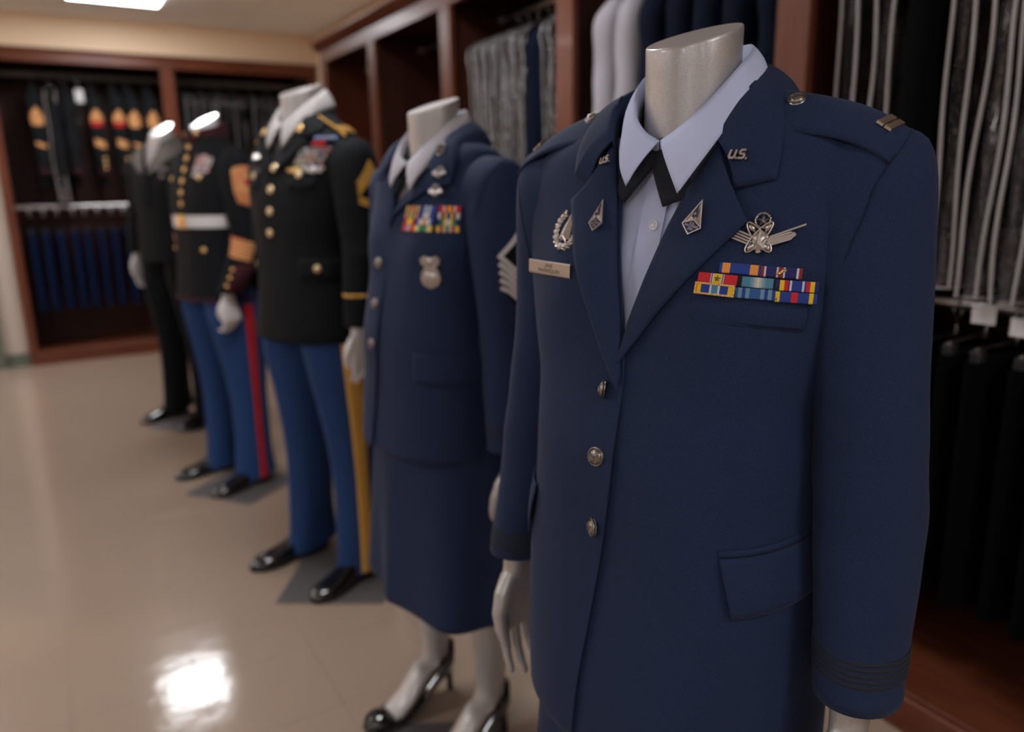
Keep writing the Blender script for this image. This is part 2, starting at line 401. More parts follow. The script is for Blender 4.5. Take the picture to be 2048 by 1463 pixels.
wb = MB().box((-4.62, 7.21, 1.3), (8.76, .6, 2.6)); wb.box((.98, 7.16, 2.47), (2.46, .6, .24)); wb.box((.98, 7.49, 1.2), (2.46, .04, 2.4))
wall_back = structure('wall_back', wb, M['wall'])
structure('trim_1', MB().box((-.42, 6.905, 1.15), (.34, .012, 2.3)), M['wall_pale'])
structure('wall_right', MB().box((XR + .05, -.5, 1.3), (.1, 15.8, 2.7)), M['wall'])
structure('wall_left', MB().box((-9.05, -.5, 1.3), (.1, 15.8, 2.7)), M['wall_pale'])
structure('wall_front', MB().box((-3.4, -8.05, 1.3), (11.4, .1, 2.7)), M['wall_pale'])
bb = MB().box((-.445, 6.893, .05), (.40, .012, .1)); bb.box((-.445, 6.889, .012), (.4, .012, .024))
structure('baseboard_back', bb, M['green_grey'])
dr = MB().box((-.66, 6.89, 1.03), (.50, .05, 2.06))
door = structure('door_1', dr, M['green_grey'])
MB().tube([(-.50, 6.865, 1.0), (-.50, 6.82, 1.0), (-.60, 6.82, 1.0)], .010, n=10).build('door_handle', M['chrome'], door)
MB().box((-.43, 6.875, 1.03), (.05, .07, 2.06)).build('door_frame', M['green_grey'], door)
ceiling = structure('ceiling', MB().box((-3.4, -.5, CEIL + .06), (11.4, 15.2, .1)), M['grid'])
cell_x = [.295 + .61 * k for k in range(-15, 4)]; cell_y = [5.615 + .61 * k for k in range(-22, 2)]
lamp_cells = [(round(x, 2), round(y, 2)) for x, y in LAMPS]; pm = {}
for x0 in cell_x:
    for y0 in cell_y:
        x1, y1 = min(x0 + .61, XR), min(y0 + .61, YB)
        if x1 - x0 < .03 or y1 - y0 < .03: continue
        c = ((x0 + x1) / 2, (y0 + y1) / 2)
        if any(abs(c[0] - a) < .3 and abs(c[1] - b) < .3 for a, b in LAMPS): continue
        k = (round(x1 - x0, 3), round(y1 - y0, 3))
        if k not in pm:
            o = MB().box((0, 0, 0), (k[0] - .022, k[1] - .022, .014), b=.003).build('ceiling_panel', M['ceiling'], ceiling); pm[k] = o.data
        else:
            o = bpy.data.objects.new('ceiling_panel', pm[k]); COL.objects.link(o); o.parent = ceiling
        o.location = (c[0], c[1], CEIL + .009)
gb = MB()
for x in cell_x[1:]: gb.box((x, -.5, CEIL + .003), (.022, 14.9, .006))
for y in cell_y: gb.box((-3.4, y, CEIL + .0035), (11.2, .022, .006))
gb.build('ceiling_grid', M['grid'], ceiling)
for k, (x, y) in enumerate(LAMPS):
    lab = 'bright white ceiling light panel at the top edge above the back wardrobe' if k == 0 else 'added fill-light ceiling panel out of the picture over the shop floor'
    l = thing('ceiling_light', lab, 'light', (x, y, CEIL), 0, 'fluorescent ceiling panels')
    f = MB()
    for sx in (-1, 1): f.box((sx * .292, 0, .004), (.024, .6, .012))
    for sy in (-1, 1): f.box((0, sy * .292, .004), (.56, .024, .012))
    f.build('lamp_frame', M['grid'], l)
    MB().box((0, 0, -.002), (.56, .56, .014)).build('diffuser', M['lamp'], l)
# ------------------------------------------------------------------ wardrobe on the right wall
wr = thing('wall_wardrobe', 'long open cherry wardrobe with five bays along the right wall', 'wardrobe', (0, 0, 0))
FX, BX, HZ = 1.60, 2.19, 2.06
Y0, Y1 = -.55, 4.90
def part(name, c, d, mat, parent, b=.002): return MB().box(c, d, b=b).build(name, M[mat], parent)
part('base_front', (FX + .0125, (Y0 + Y1) / 2, .047), (.025, Y1 - Y0, .094), 'wood_y', wr, .004)
part('base_deck', (FX + .31, (Y0 + Y1) / 2, .085), (.57, Y1 - Y0 - .01, .018), 'wood_y', wr)
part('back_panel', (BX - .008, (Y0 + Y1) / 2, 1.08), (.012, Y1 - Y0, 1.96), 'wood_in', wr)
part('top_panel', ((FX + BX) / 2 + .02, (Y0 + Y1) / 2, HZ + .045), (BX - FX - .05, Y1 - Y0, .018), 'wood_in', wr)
part('header', (FX + .0125, (Y0 + Y1) / 2, HZ + .035), (.025, Y1 - Y0, .07), 'wood_y', wr)
cp = [(0, 0), (-.010, .002), (-.020, .010), (-.034, .024), (-.046, .040), (-.050, .048), (-.050, .051), (.02, .052), (.02, 0)]
mb = MB(); ring = lambda y: [(FX + .004 + a, y, HZ + .068 + h) for a, h in cp]
mb.loft([ring(Y0), ring(Y1 + .03)], smooth=False); mb.build('cornice', M['wood_y'], wr)
STY = [4.85, 4.05, 3.175, 2.27, 1.317, .41, -.5]
for y in STY:
    part('stile', (FX + .0125, y, (.094 + HZ) / 2), (.0252, .098, HZ - .094), 'wood', wr)
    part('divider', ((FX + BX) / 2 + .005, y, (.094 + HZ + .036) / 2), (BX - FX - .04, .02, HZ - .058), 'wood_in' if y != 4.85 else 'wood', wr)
RODX, RODZ = 1.90, 2.035
def rod(name, p0, p1, r, mat, parent):
    o = MB().tube([p0, p1], r, n=14).build(name, M[mat], parent)
    d = np.array(p1) - np.array(p0); d /= np.linalg.norm(d)
    for p, s in ((p0, 1), (p1, -1)): MB().tube([np.array(p), np.array(p) + d * s * .008], r * 2.0, n=14).build('rod_socket', M[mat], o)
    return o
for a, b in zip(STY[:-1], STY[1:]): rod('hanging_rod', (RODX, a - .011, RODZ), (RODX, b + .011, RODZ), .016, 'chrome', wr)
rod('hanging_rod', (RODX, 1.306, 1.0), (RODX, .421, 1.0), .016, 'chrome', wr)
# ------------------------------------------------------------------ wardrobe on the back wall
bw = thing('wall_wardrobe', 'two-bay open cherry wardrobe filling the back wall, dark coats inside', 'wardrobe', (0, 0, 0))
FY, BY, X0, X1, TZ, BZ = 6.835, 7.46, -.24, 2.195, 2.345, 2.25
part('base_front', ((X0 + X1) / 2, FY + .0125, .052), (X1 - X0, .025, .104), 'wood_h', bw, .004)
part('base_deck', ((X0 + X1) / 2, FY + .32, .094), (X1 - X0 - .02, .59, .018), 'wood_h', bw)
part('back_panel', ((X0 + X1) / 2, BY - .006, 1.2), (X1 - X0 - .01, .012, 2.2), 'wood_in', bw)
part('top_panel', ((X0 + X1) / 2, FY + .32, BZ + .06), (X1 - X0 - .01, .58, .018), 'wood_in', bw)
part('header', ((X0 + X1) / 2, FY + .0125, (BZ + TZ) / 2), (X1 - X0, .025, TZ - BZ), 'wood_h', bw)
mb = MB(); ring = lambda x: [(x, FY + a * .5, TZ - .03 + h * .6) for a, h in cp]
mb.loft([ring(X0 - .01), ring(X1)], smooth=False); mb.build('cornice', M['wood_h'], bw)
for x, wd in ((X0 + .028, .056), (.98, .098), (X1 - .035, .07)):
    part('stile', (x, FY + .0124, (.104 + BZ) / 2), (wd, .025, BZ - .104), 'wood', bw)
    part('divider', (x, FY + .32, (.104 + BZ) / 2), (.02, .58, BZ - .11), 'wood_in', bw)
RBY = 7.14
for a, b in ((X0 + .04, .969), (.991, X1 - .046)):
    rod('hanging_rod', (a, RBY, 2.195), (b, RBY, 2.195), .024, 'rod_dark', bw)
    rod('hanging_rod', (a, RBY - .1, 1.205), (b, RBY - .1, 1.205), .016, 'chrome', bw)
# ------------------------------------------------------------------ clothes on hangers (rod along local x, front edge to -y, origin on the rod)
def ring2(z, a, y0, y1, n=24, e=2.4, wob=0.0, ph=0.0, cx=0.0):
    th = np.linspace(0, 2 * PI, n, endpoint=False); c, s = np.cos(th), np.sin(th)
    x = cx + a * np.sign(s) * np.abs(s)**(2 / e); y = (y0 + y1) / 2 - (y1 - y0) / 2 * np.sign(c) * np.abs(c)**(2 / e)
    x = x + wob * np.sin(y * 38 + ph + z * 3)
    return np.stack([x, y, np.full(n, z)], -1)
def hook(root, drop=.07, mat='chrome'):
    a = np.linspace(-.6 * PI, .95 * PI, 14); r = .019
    p = [(0, r * np.sin(q) * 1.0, -.002 + r * np.cos(q)) for q in a][::-1]
    p += [(0, .004, -.03), (0, 0, -.045), (0, 0, -drop - .02)]
    return MB().tube(p, .0022, n=6).build('hanger_hook', M[mat], root)
def coat(name, label, cat, loc, rz, mat='black', th=.038, length=.86, half=.215, group=None, bag=0, tilt=0.0, sleeve=True, stitch=None, trim=None, bag_len=None, ph=0.0, seam='seam_plastic'):
    r = thing(name, label, cat, loc, rz, group); r.rotation_euler = (0, tilt, rz)
    hook(r)
    hb = MB().tube([(0, -half * .93, -.135), (0, -half * .5, -.10), (0, 0, -.082), (0, half * .5, -.10), (0, half * .93, -.135)], [.008, .01, .01, .01, .008], n=8)
    hb.build('hanger', M['hanger'], r)
    prof = [(-.060, .028, .055), (-.075, .036, .072), (-.095, th * .9, .105), (-.12, th, .15), (-.145, th * 1.02, half * .93), (-.17, th * 1.05, half), (-.25, th * 1.1, half), (-.42, th, half * .9), (-length + .12, th * 1.0, half * .92), (-length, th * .95, half * .95)]
    zz = np.linspace(0, 1, 26); pz = [q[0] for q in prof][::-1]
    zs = np.interp(zz, np.linspace(0, 1, len(prof)), [q[0] for q in prof])
    rings = [ring2(z, hermite(pz, [q[1] for q in prof][::-1], z), -hermite(pz, [q[2] for q in prof][::-1], z), hermite(pz, [q[2] for q in prof][::-1], z), wob=.007 * min(1, max(0, (-z - .15) / .3)), ph=ph) for z in zs]
    MB().loft(rings).build('coat_body', M[mat], r)
    if sleeve:
        sl = Tube([(0, .004, -half + .035, -.14, .034, .03, 0), (.1, .004, -half + .012, -.19, .046, .05, 0), (.4, .006, -half + .004, -.38, .047, .054, 0), (.7, .010, -half - .012, -.56, .045, .05, 0), (1, .014, -half - .02, -.74, .040, .044, 0)])
        t_ = np.linspace(0, 1, 22); a_ = np.linspace(0, 2 * PI, 20, endpoint=False)
        so = MB().loft([sl.pt(q, a_, .003 * np.sin(q * 21 + a_ * 2 + ph)) for q in t_]).build('sleeve', M[mat], r)
        if trim:
            MB().loft([sl.pt(q, a_, .003) for q in (.955, 1.0)], ends=(False, False)).build('cuff_trim', M[trim], so)
        if stitch: stitch(sl, so)
    if bag:
        L = bag_len or length + .1; bp = [(-.055, .022, .05), (-.10, th + .004, .12), (-.15, th + .008, half + .02), (-.25, th + .010, half + .035), (-.6, th + .010, half + .03), (-L, th + .008, half + .03)]
        zs = np.linspace(-.055, -L, 30); bz = [q[0] for q in bp][::-1]
        g = [hermite(bz, [q[k] for q in bp][::-1], zs) for k in (1, 2)]
        rings = [ring2(z, a + .004 * math.sin(z * 31 + ph), -d, d, n=28, e=3.5, wob=.008, ph=ph * 2) for z, a, d in zip(zs, *g)]
        bo = MB().loft(rings, ends=(False, False)).build('plastic_cover', M['film'], r)
        sm = MB()
        for sx in (-1, 1):
            pts = [(sx * (a * .86) + .008 * math.sin(-d * 38 + ph * 2 + z * 3) + .004 * math.sin(z * 13 + ph + sx), -d * .985 - .003 - .004 * (1 + sx * math.sin(z * 9)), z) for z, a, d in zip(zs[2:], g[0][2:], g[1][2:])]
            sm.tube(pts, bag, n=6)
        a, d = g[0][-1], g[1][-1]
        sm.tube(list(rings[-1]) + [rings[-1][0]], .003, n=6)
        sm.build('cover_seam', M[seam], bo)
    return r
def trousers(name, label, loc, rz, mat, top=.09, length=.62, wid=.36, th=.016, group=None, ph=0.0, tag_mat=None, cat='trousers'):
    r = thing(name, label, cat, loc, rz, group); hook(r, .05)
    mb = MB().tube([(0, -wid * .42, -.062), (0, wid * .42, -.062)], .004, n=8)
    mb.build('hanger_bar', M['chrome'], r)
    for s in (-1, 1): MB().box((0, s * wid * .40, -top + .008), (.026, .03, .036), b=.004).build('clip', M['hanger'], r)
    zs = np.linspace(-top, -top - length, 16); k = np.linspace(0, 1, 16)
    rings = [ring2(z, th * (1.25 - .4 * abs(q - .3)), -wid / 2 * (1 - .14 * q), wid / 2 * (1 - .10 * q), n=32, e=2.2, wob=.009 * (.25 + q), ph=ph) for z, q in zip(zs, k)]
    MB().loft(rings).build('trouser_leg', M[mat], r)
    wz = [ring2(z, th * 1.2, -wid / 2 - .002, wid / 2 + .002, n=32, e=2.2, wob=.002, ph=ph) for z in (-top + .002, -top - .036)]
    MB().loft(wz, ends=(False, False)).build('waistband', M[mat], r)
    if tag_mat: MB().box((0, -.0, -.022), (.012, .05, .032), b=.003).build('size_tab', M[tag_mat], r)
    return r
def chevron_set(n_up, n_down, w=.036, gap=.0085, th=.006):
    """2-D bands of a sleeve stripe: points up chevrons and curved rockers"""
    L = []
    for k in range(n_up):
        y = .012 + k * gap * 1.25; L.append([(-w, y - .018), (-w * .5, y + .001), (0, y + .020), (w * .5, y + .001), (w, y - .018)])
    for k in range(n_down):
        y = -.014 - k * gap; a = np.linspace(-1, 1, 9)
        L.append([(w * q, y - .012 * (1 - q * q)) for q in a])
    return L
def coat_stitch(kind):
    def f(sl, so):
        mp = sl.mapper(-.33, PI / 2); mb = MB(); red = MB()
        if kind in ('big', 'redbase', 'small'):
            w = .050
            for y in np.linspace(.058, -.052, 13):
                wd = w * 1.1 if y < .008 else w * 1.1 * (1 - (y - .008) / .058)
                if y < -.03: wd = w * 1.1 * (1 - ((-.03 - y) / .035)**2 * .6)
                tgt = red if (kind == 'redbase' and y < -.022) else mb
                tgt.strip(mp, [(-wd, y), (0, y + (.004 if y > 0 else -.004)), (wd, y)], .0102, .001, .004, sub=3)
            mb.build('rank_stripe', M['amber_cloth'], so)
            if kind == 'redbase': red.build('rank_rocker', M['red'], so)
        mp2 = sl.mapper(-.53, PI / 2); hs = MB()
        for k in range(4 if kind == 'redbase' else 2):
            hs.strip(mp2, [(-.044, -.022 + k * .014), (.044, .002 + k * .014)], .0125, .001, .004, sub=3)
        if kind != 'plain': hs.build('service_stripe', M['amber_cloth'], so)
        mp3 = sl.mapper(-.66, PI / 2 - .35)
        if kind in ('redbase', 'buttons'):
            for k in range(3):
                p = mp3(0., -.035 * k + .03, .002); fr = (p, np.array([1., 0, 0]), np.array([0, 0, 1.]), np.array([0, -1., 0]))
                MB().dome(fr, (0, 0), .011, .011, 0, .006).build('cuff_button', M['gold'], so)
    return f
# left bay of the back wardrobe, upper rod
G = 'dark uniform coats on the back wardrobe rod'
spec = [(.045, 'big', 'maroon', 'dark coat with gold sleeve chevron, leftmost on the back wardrobe rod', 0),
        (.155, None, None, 'dark coat under clear plastic, second from the left in the back wardrobe', 1),
        (.26, 'plain', 'maroon', 'plain dark coat with no sleeve stripe beside the plastic-covered one', 0),
        (.445, 'redbase', 'maroon', 'dark coat with gold and red chevron above a wide gold sleeve band', 0),
        (.60, 'redbase', 'maroon', 'dark coat with the smaller gold and red chevron and gold cuff buttons', 0),
        (.705, 'small', 'maroon', 'dark coat whose narrow gold stripe peeps out behind its neighbour', 0),
        (.85, 'big', 'maroon', 'dark coat with tall gold sleeve stripe, next to the middle wardrobe post', 0)]
for k, (x, st, trim, lab, bag) in enumerate(spec):
    coat('uniform_coat', lab, 'coat', (x, RBY, 2.195), RNG.uniform(-.02, .02), 'black', th=.030, length=.84, group=G, bag=.003 * bag, stitch=coat_stitch(st) if st else None, trim=trim, ph=k * 1.7, bag_len=.95 if bag else None)
tagc = thing('size_tag', 'small white size card hanging among the dark coats', 'tag', (.353, RBY - .2, 2.03))
MB().box((0, 0, 0), (.055, .002, .095), b=.0006).build('card', M['white_plastic'], tagc)
MB().tube([(0, 0, .04), (0, .06, .12), (0, .2, .19)], .0012, n=5).build('string', M['white_plastic'], tagc)
for k, x in enumerate((1.13, 1.27, 1.40, 1.53, 1.68, 1.82, 1.96)):
    coat('bagged_coat', ['dark coat in clear plastic, first right of the back wardrobe post', 'second plastic-covered coat right of the back wardrobe post', 'third plastic-covered coat right of the back wardrobe post', 'fourth plastic-covered coat, shiny, right of the back post', 'fifth plastic-covered coat right of the back wardrobe post', 'sixth plastic-covered coat, above the collar of the gold-striped soldier', 'last plastic-covered coat in the right bay of the back wardrobe'][k],
         'coat', (x, RBY, 2.195), RNG.uniform(-.04, .04), 'black', th=.036, length=.84, group='plastic-covered coats in the back wardrobe', bag=.004, tilt=RNG.uniform(0, .03), ph=k * 2.3, bag_len=1.0, seam='seam_glint')
ordinal = ['first', 'second', 'third', 'fourth', 'fifth', 'sixth', 'seventh', 'eighth', 'ninth', 'tenth', 'eleventh', 'twelfth', 'thirteenth']
proto = None
for k in range(11):
    x = -.10 + k * .094 + (.012 if k == 3 else 0)
    lab = '%s pair of blue trousers from the left on the low back rod' % ordinal[k]
    if proto is None:
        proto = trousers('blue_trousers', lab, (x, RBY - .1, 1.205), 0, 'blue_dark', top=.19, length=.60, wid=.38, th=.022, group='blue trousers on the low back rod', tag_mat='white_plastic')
        o = proto
    else: o = copy_thing(proto, (x, RBY - .1, 1.205), RNG.uniform(-.06, .06), lab)
# right wardrobe, bay with the plastic-covered clothes behind the skirt figure
R90 = -PI / 2
for k, y in enumerate((3.03, 2.955, 2.88, 2.805, 2.73, 2.655)):
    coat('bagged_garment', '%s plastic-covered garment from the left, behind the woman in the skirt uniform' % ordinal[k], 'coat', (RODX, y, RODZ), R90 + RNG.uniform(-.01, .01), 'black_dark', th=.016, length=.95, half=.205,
         group='plastic-covered garments behind the skirt figure', bag=.005, sleeve=False, ph=k * 1.9, bag_len=1.15, seam='seam_glint')
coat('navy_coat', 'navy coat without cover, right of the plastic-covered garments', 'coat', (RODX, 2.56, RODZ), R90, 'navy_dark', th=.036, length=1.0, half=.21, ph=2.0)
coat('bagged_garment', 'narrow plastic-covered garment squeezed between the navy coat and the wooden post', 'coat', (RODX, 2.46, RODZ), R90, 'black_dark', th=.016, length=.95, half=.205, group='plastic-covered garments behind the skirt figure', bag=.005, sleeve=False, ph=5.0, bag_len=1.15, seam='seam_glint')
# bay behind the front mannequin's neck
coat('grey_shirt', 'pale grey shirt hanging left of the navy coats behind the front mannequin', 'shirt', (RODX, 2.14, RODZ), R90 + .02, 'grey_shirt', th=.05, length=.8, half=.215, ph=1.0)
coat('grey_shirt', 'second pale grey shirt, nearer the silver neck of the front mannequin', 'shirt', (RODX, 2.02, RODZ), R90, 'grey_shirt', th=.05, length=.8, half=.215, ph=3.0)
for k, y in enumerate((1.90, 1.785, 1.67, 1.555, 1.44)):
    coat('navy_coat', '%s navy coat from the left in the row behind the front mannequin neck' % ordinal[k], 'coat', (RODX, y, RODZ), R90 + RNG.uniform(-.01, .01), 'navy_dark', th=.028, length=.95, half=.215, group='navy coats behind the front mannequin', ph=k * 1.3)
# bay at the right edge
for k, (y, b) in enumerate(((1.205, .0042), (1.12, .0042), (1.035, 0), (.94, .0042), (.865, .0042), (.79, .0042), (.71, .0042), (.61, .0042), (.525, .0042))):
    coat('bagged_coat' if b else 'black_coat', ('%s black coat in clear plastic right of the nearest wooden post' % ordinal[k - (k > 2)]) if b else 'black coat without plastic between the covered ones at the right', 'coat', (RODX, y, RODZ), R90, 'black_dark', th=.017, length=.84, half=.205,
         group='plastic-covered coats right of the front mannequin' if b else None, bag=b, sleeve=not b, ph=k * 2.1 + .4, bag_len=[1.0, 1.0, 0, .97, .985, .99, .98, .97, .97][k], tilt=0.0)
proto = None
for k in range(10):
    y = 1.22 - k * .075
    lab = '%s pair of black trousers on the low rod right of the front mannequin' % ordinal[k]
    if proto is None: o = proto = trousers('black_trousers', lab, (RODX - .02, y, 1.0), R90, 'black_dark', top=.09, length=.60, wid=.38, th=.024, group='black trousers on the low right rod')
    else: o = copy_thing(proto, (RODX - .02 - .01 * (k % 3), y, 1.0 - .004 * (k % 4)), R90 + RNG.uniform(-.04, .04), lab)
for k, (y, z) in enumerate(((.845, 1.012), (.765, .995))):
    t_ = thing('size_tag', ['beige paper tag below the plastic covers at the right', 'beige paper tag cut by the right edge of the picture'][k], 'tag', (1.70, y, z))
    MB().box((0, 0, 0), (.003, .05, .04), b=.0008).build('card', M['white_plastic'], t_)
    MB().tube([(0, 0, .018), (.06, 0, .03), (.19, 0, .01 + 1.0 - z)], .0012, n=5).build('string', M['white_plastic'], t_)
# ------------------------------------------------------------------ mannequin bodies
def neck(root, a, b, zc, slope, mat, z0=1.2, lean=0.0, flare=.006):
    th = np.linspace(0, 2 * PI, 48, endpoint=False); rings = []
    def R(z, k, sl=0.0, cy=0.0):
        x, y = a * k * np.sin(th), -b * k * np.cos(th) + cy
        return np.stack([x, y, z + sl * y], -1)
    for q in np.linspace(0, 1, 14):
        z = z0 + (zc - .004 - z0) * q
        rings.append(R(z, 1 + flare / a * ((1 - q)**2 * 3 + q**3 * .5), slope * q))
    k = 1 + flare / a * .5
    rings += [R(zc - .001, k * .995, slope), R(zc, k * .975, slope)]
    mb = MB().loft(rings, ends=(False, False)); mb.add(list(rings[-1]), [tuple(range(48))], 0, False)
    return mb.build('neck', M[mat], root)
def hand(root, side, loc, mat, spread=.0, curl=.25, s=1.0, rz=0.0, tilt=0.0, roll=0.0, voxel=.0024, fist=False):
    """side +1 = left hand; fingers hang down, palm towards the thigh, thumb forward; one closed surface"""
    mb = MB()
    def pt(out, fwd, dn): return np.array([side * out, -fwd, -dn])
    n = 20; th = np.linspace(0, 2 * PI, n, endpoint=False)
    def ring(dn, wd, tk, fc, oc=0.0):
        return np.array([pt(oc + tk * np.sin(t) * 1.0, fc + wd * np.sign(np.cos(t)) * abs(np.cos(t))**.8, dn) for t in th])
    mb.loft([ring(-.06, .024, .021, 0), ring(-.01, .025, .019, 0), ring(.015, .030, .017, .001), ring(.04, .038, .0155, .003), ring(.065, .041, .0145, .001), ring(.085, .040, .0125, -.001), ring(.094, .036, .009, -.001)])
    def finger(base, L, r, fan, cl):
        p = base.copy(); a = 0.25 * cl; path = [p.copy()]; rad = [r * 1.08]
        segs = [L * .46, L * .30, L * .24]
        for i, sg in enumerate(segs):
            a += cl * (1.0 if i else .4)
            d = pt(-math.sin(a), math.sin(fan), math.cos(a)); d /= np.linalg.norm(d)
            for q in (.5, 1.0):
                path.append(p + d * sg * q); rad.append(r * (1 - .10 * (i + q)) * (1.05 if q == 1.0 and i < 2 else .97))
            p = p + d * sg
        path.append(p + d * r * .6); rad.append(rad[-1] * .72); path.append(p + d * r * .85); rad.append(rad[-1] * .35)
        mb.tube(path, rad, n=12)
    for k, (fw, L, r, dn) in enumerate(((.031, .076, .0088, .083), (.0105, .085, .0092, .088), (-.011, .079, .0088, .085), (-.031, .061, .0077, .077))):
        finger(pt(0.0, fw, dn), L, r, spread * (1.2 - k) * .9, curl * (1 + .12 * k) * (3.2 if fist else 1))
    tp = [pt(.0, .018, .008), pt(-.004, .036, .030), pt(-.008, .049, .056), pt(-.014, .051, .080), pt(-.018, .047, .100), pt(-.019, .0455, .108)]
    if fist: tp = [pt(.0, .018, .008), pt(-.008, .034, .032), pt(-.016, .040, .056), pt(-.022, .030, .078), pt(-.025, .018, .092), pt(-.026, .012, .098)]
    mb.tube(tp, [.015, .0145, .0115, .0098, .0082, .005], n=12)
    o = mb.build('hand', M[mat], root)
    q = o.modifiers.new('one_surface', 'REMESH'); q.mode = 'VOXEL'; q.voxel_size = voxel; q.use_smooth_shade = True
    q = o.modifiers.new('relax', 'SMOOTH'); q.factor = .5; q.iterations = 5
    o.location = loc; o.rotation_euler = (tilt, roll, rz); o.scale = (s, s, s)
    return o
def woman_leg(root, x, y, side, mat, top=.62):
    """calf and steeply arched foot in a high court shoe; the leg is one closed surface"""
    n = 28; th = np.linspace(0, 2 * PI, n, endpoint=False)
    st = [(top, 0, .062, .066), (.52, 0, .054, .056), (.45, .006, .050, .054), (.38, .014, .051, .056), (.30, .016, .046, .051), (.22, .012, .037, .041), (.165, .010, .031, .035), (.135, .008, .030, .038), (.115, .000, .031, .047)]
    rings = [np.stack([x + a * np.cos(th), y + cy + b * np.sin(th), np.full(n, z)], -1) for z, cy, a, b in st]
    for fy, z, a, h, tl in ((-.030, .098, .031, .030, .7), (-.062, .068, .033, .024, .8), (-.092, .040, .036, .019, .6), (-.122, .022, .036, .014, .25), (-.150, .016, .030, .010, .0)):
        rings.append(np.stack([x + a * np.cos(th), y + fy - h * math.sin(tl) * np.sin(th), z + h * math.cos(tl) * np.sin(th)], -1))
    o = MB().loft(rings).build('leg', M[mat], root)
    sh = MB(); P = []
    for q in np.linspace(0, 1, 18):        # shell from the back of the heel to the toe
        fy = .052 - q * .262; zb = .088 * max(0, 1 - q / .62)**1.15 + .004
        wd = .034 + .007 * math.sin(q * PI) - .028 * (max(0, q - .74) / .26)**2
        rim = .058 - .042 * min(1, q / .40) if q < .74 else .016 + .014 * math.sin((q - .74) / .26 * PI / 2)
        if q == 0: wd *= .55
        if q == 1: wd *= .3
        P.append([(x - wd * .97, y + fy, zb + rim), (x - wd * 1.05, y + fy, zb + rim * .5), (x - wd * .8, y + fy, zb), (x + wd * .8, y + fy, zb), (x + wd * 1.05, y + fy, zb + rim * .5), (x + wd * .97, y + fy, zb + rim)])
    sh.grid(np.array(P)); sh.add(P[0], [(0, 1, 2, 3, 4, 5)])
    rows = []
    for fy, wd, zt, up in ((-.145, .040, .020, .014), (-.165, .038, .020, .016), (-.185, .031, .019, .014), (-.202, .020, .015, .008), (-.211, .010, .010, .003)):
        rows.append([(x + wd * k, y + fy, zt + up * (1 - k * k)) for k in np.linspace(-1, 1, 9)])
    sh.grid(np.array(rows))
    so = sh.build('shoe', M['shoe'], root, thick=.003)
    MB().loft([np.stack([x + r * np.cos(th), y + cy + r * 1.1 * np.sin(th), np.full(n, z)], -1) for z, r, cy in ((.092, .022, .034), (.07, .014, .042), (.03, .008, .047), (0, .009, .048))]).build('heel', M['shoe'], so)
    return o
def shoe(root, x, y, rz, L=.285):
    c, s = math.cos(rz), math.sin(rz)
    prof = [(0.0, .020, .060, .026), (.02, .033, .078, .024), (.07, .036, .088, .024), (.11, .036, .082, .022), (.15, .040, .064, .018), (.19, .046, .050, .014), (.23, .046, .042, .012), (.262, .036, .036, .012), (.282, .018, .028, .012), (.288, .006, .020, .014)]
    n = 20; th = np.linspace(0, PI, n); rings = []
    W = lambda px, py, pz: (x + px * c - py * s, y + px * s + py * c, pz)
    for d, wd, h, zb in prof:
        r = [W(wd * math.cos(t), .055 - d, zb + (h - zb) * math.sin(t)**.75) for t in th]
        rings.append(r + [W(-wd * .6, .055 - d, zb - .002), W(wd * .6, .055 - d, zb - .002)])
    o = MB().loft([np.array(r) for r in rings]).build('shoe', M['shoe'], root)
    sb = MB(); up = [np.array([W(wd * 1.07 * k, .056 - d * 1.01, zb + .002) for k in (-1, -.6, 0, .6, 1)] ) for d, wd, h, zb in prof]
    lo = [np.array([W(wd * 1.07 * k, .056 - d * 1.01, 0.0 if (d < .075 or d > .13) else .010) for k in (-1, -.6, 0, .6, 1)]) for d, wd, h, zb in prof]
    rr = [np.vstack([u, l[::-1]]) for u, l in zip(up, lo)]
    sb.loft(rr, smooth=False); sb.build('sole', M['sole'], o)
    lc = MB()
    for k in range(4):
        d = .092 + k * .017; z = .088 - k * .0085
        lc.tube([W(-.015, .055 - d, z - .006), W(0, .055 - d - .004, z + .001), W(.015, .055 - d, z - .006)], .0022, n=6)
    lc.build('laces', M['sole'], o)
    return o
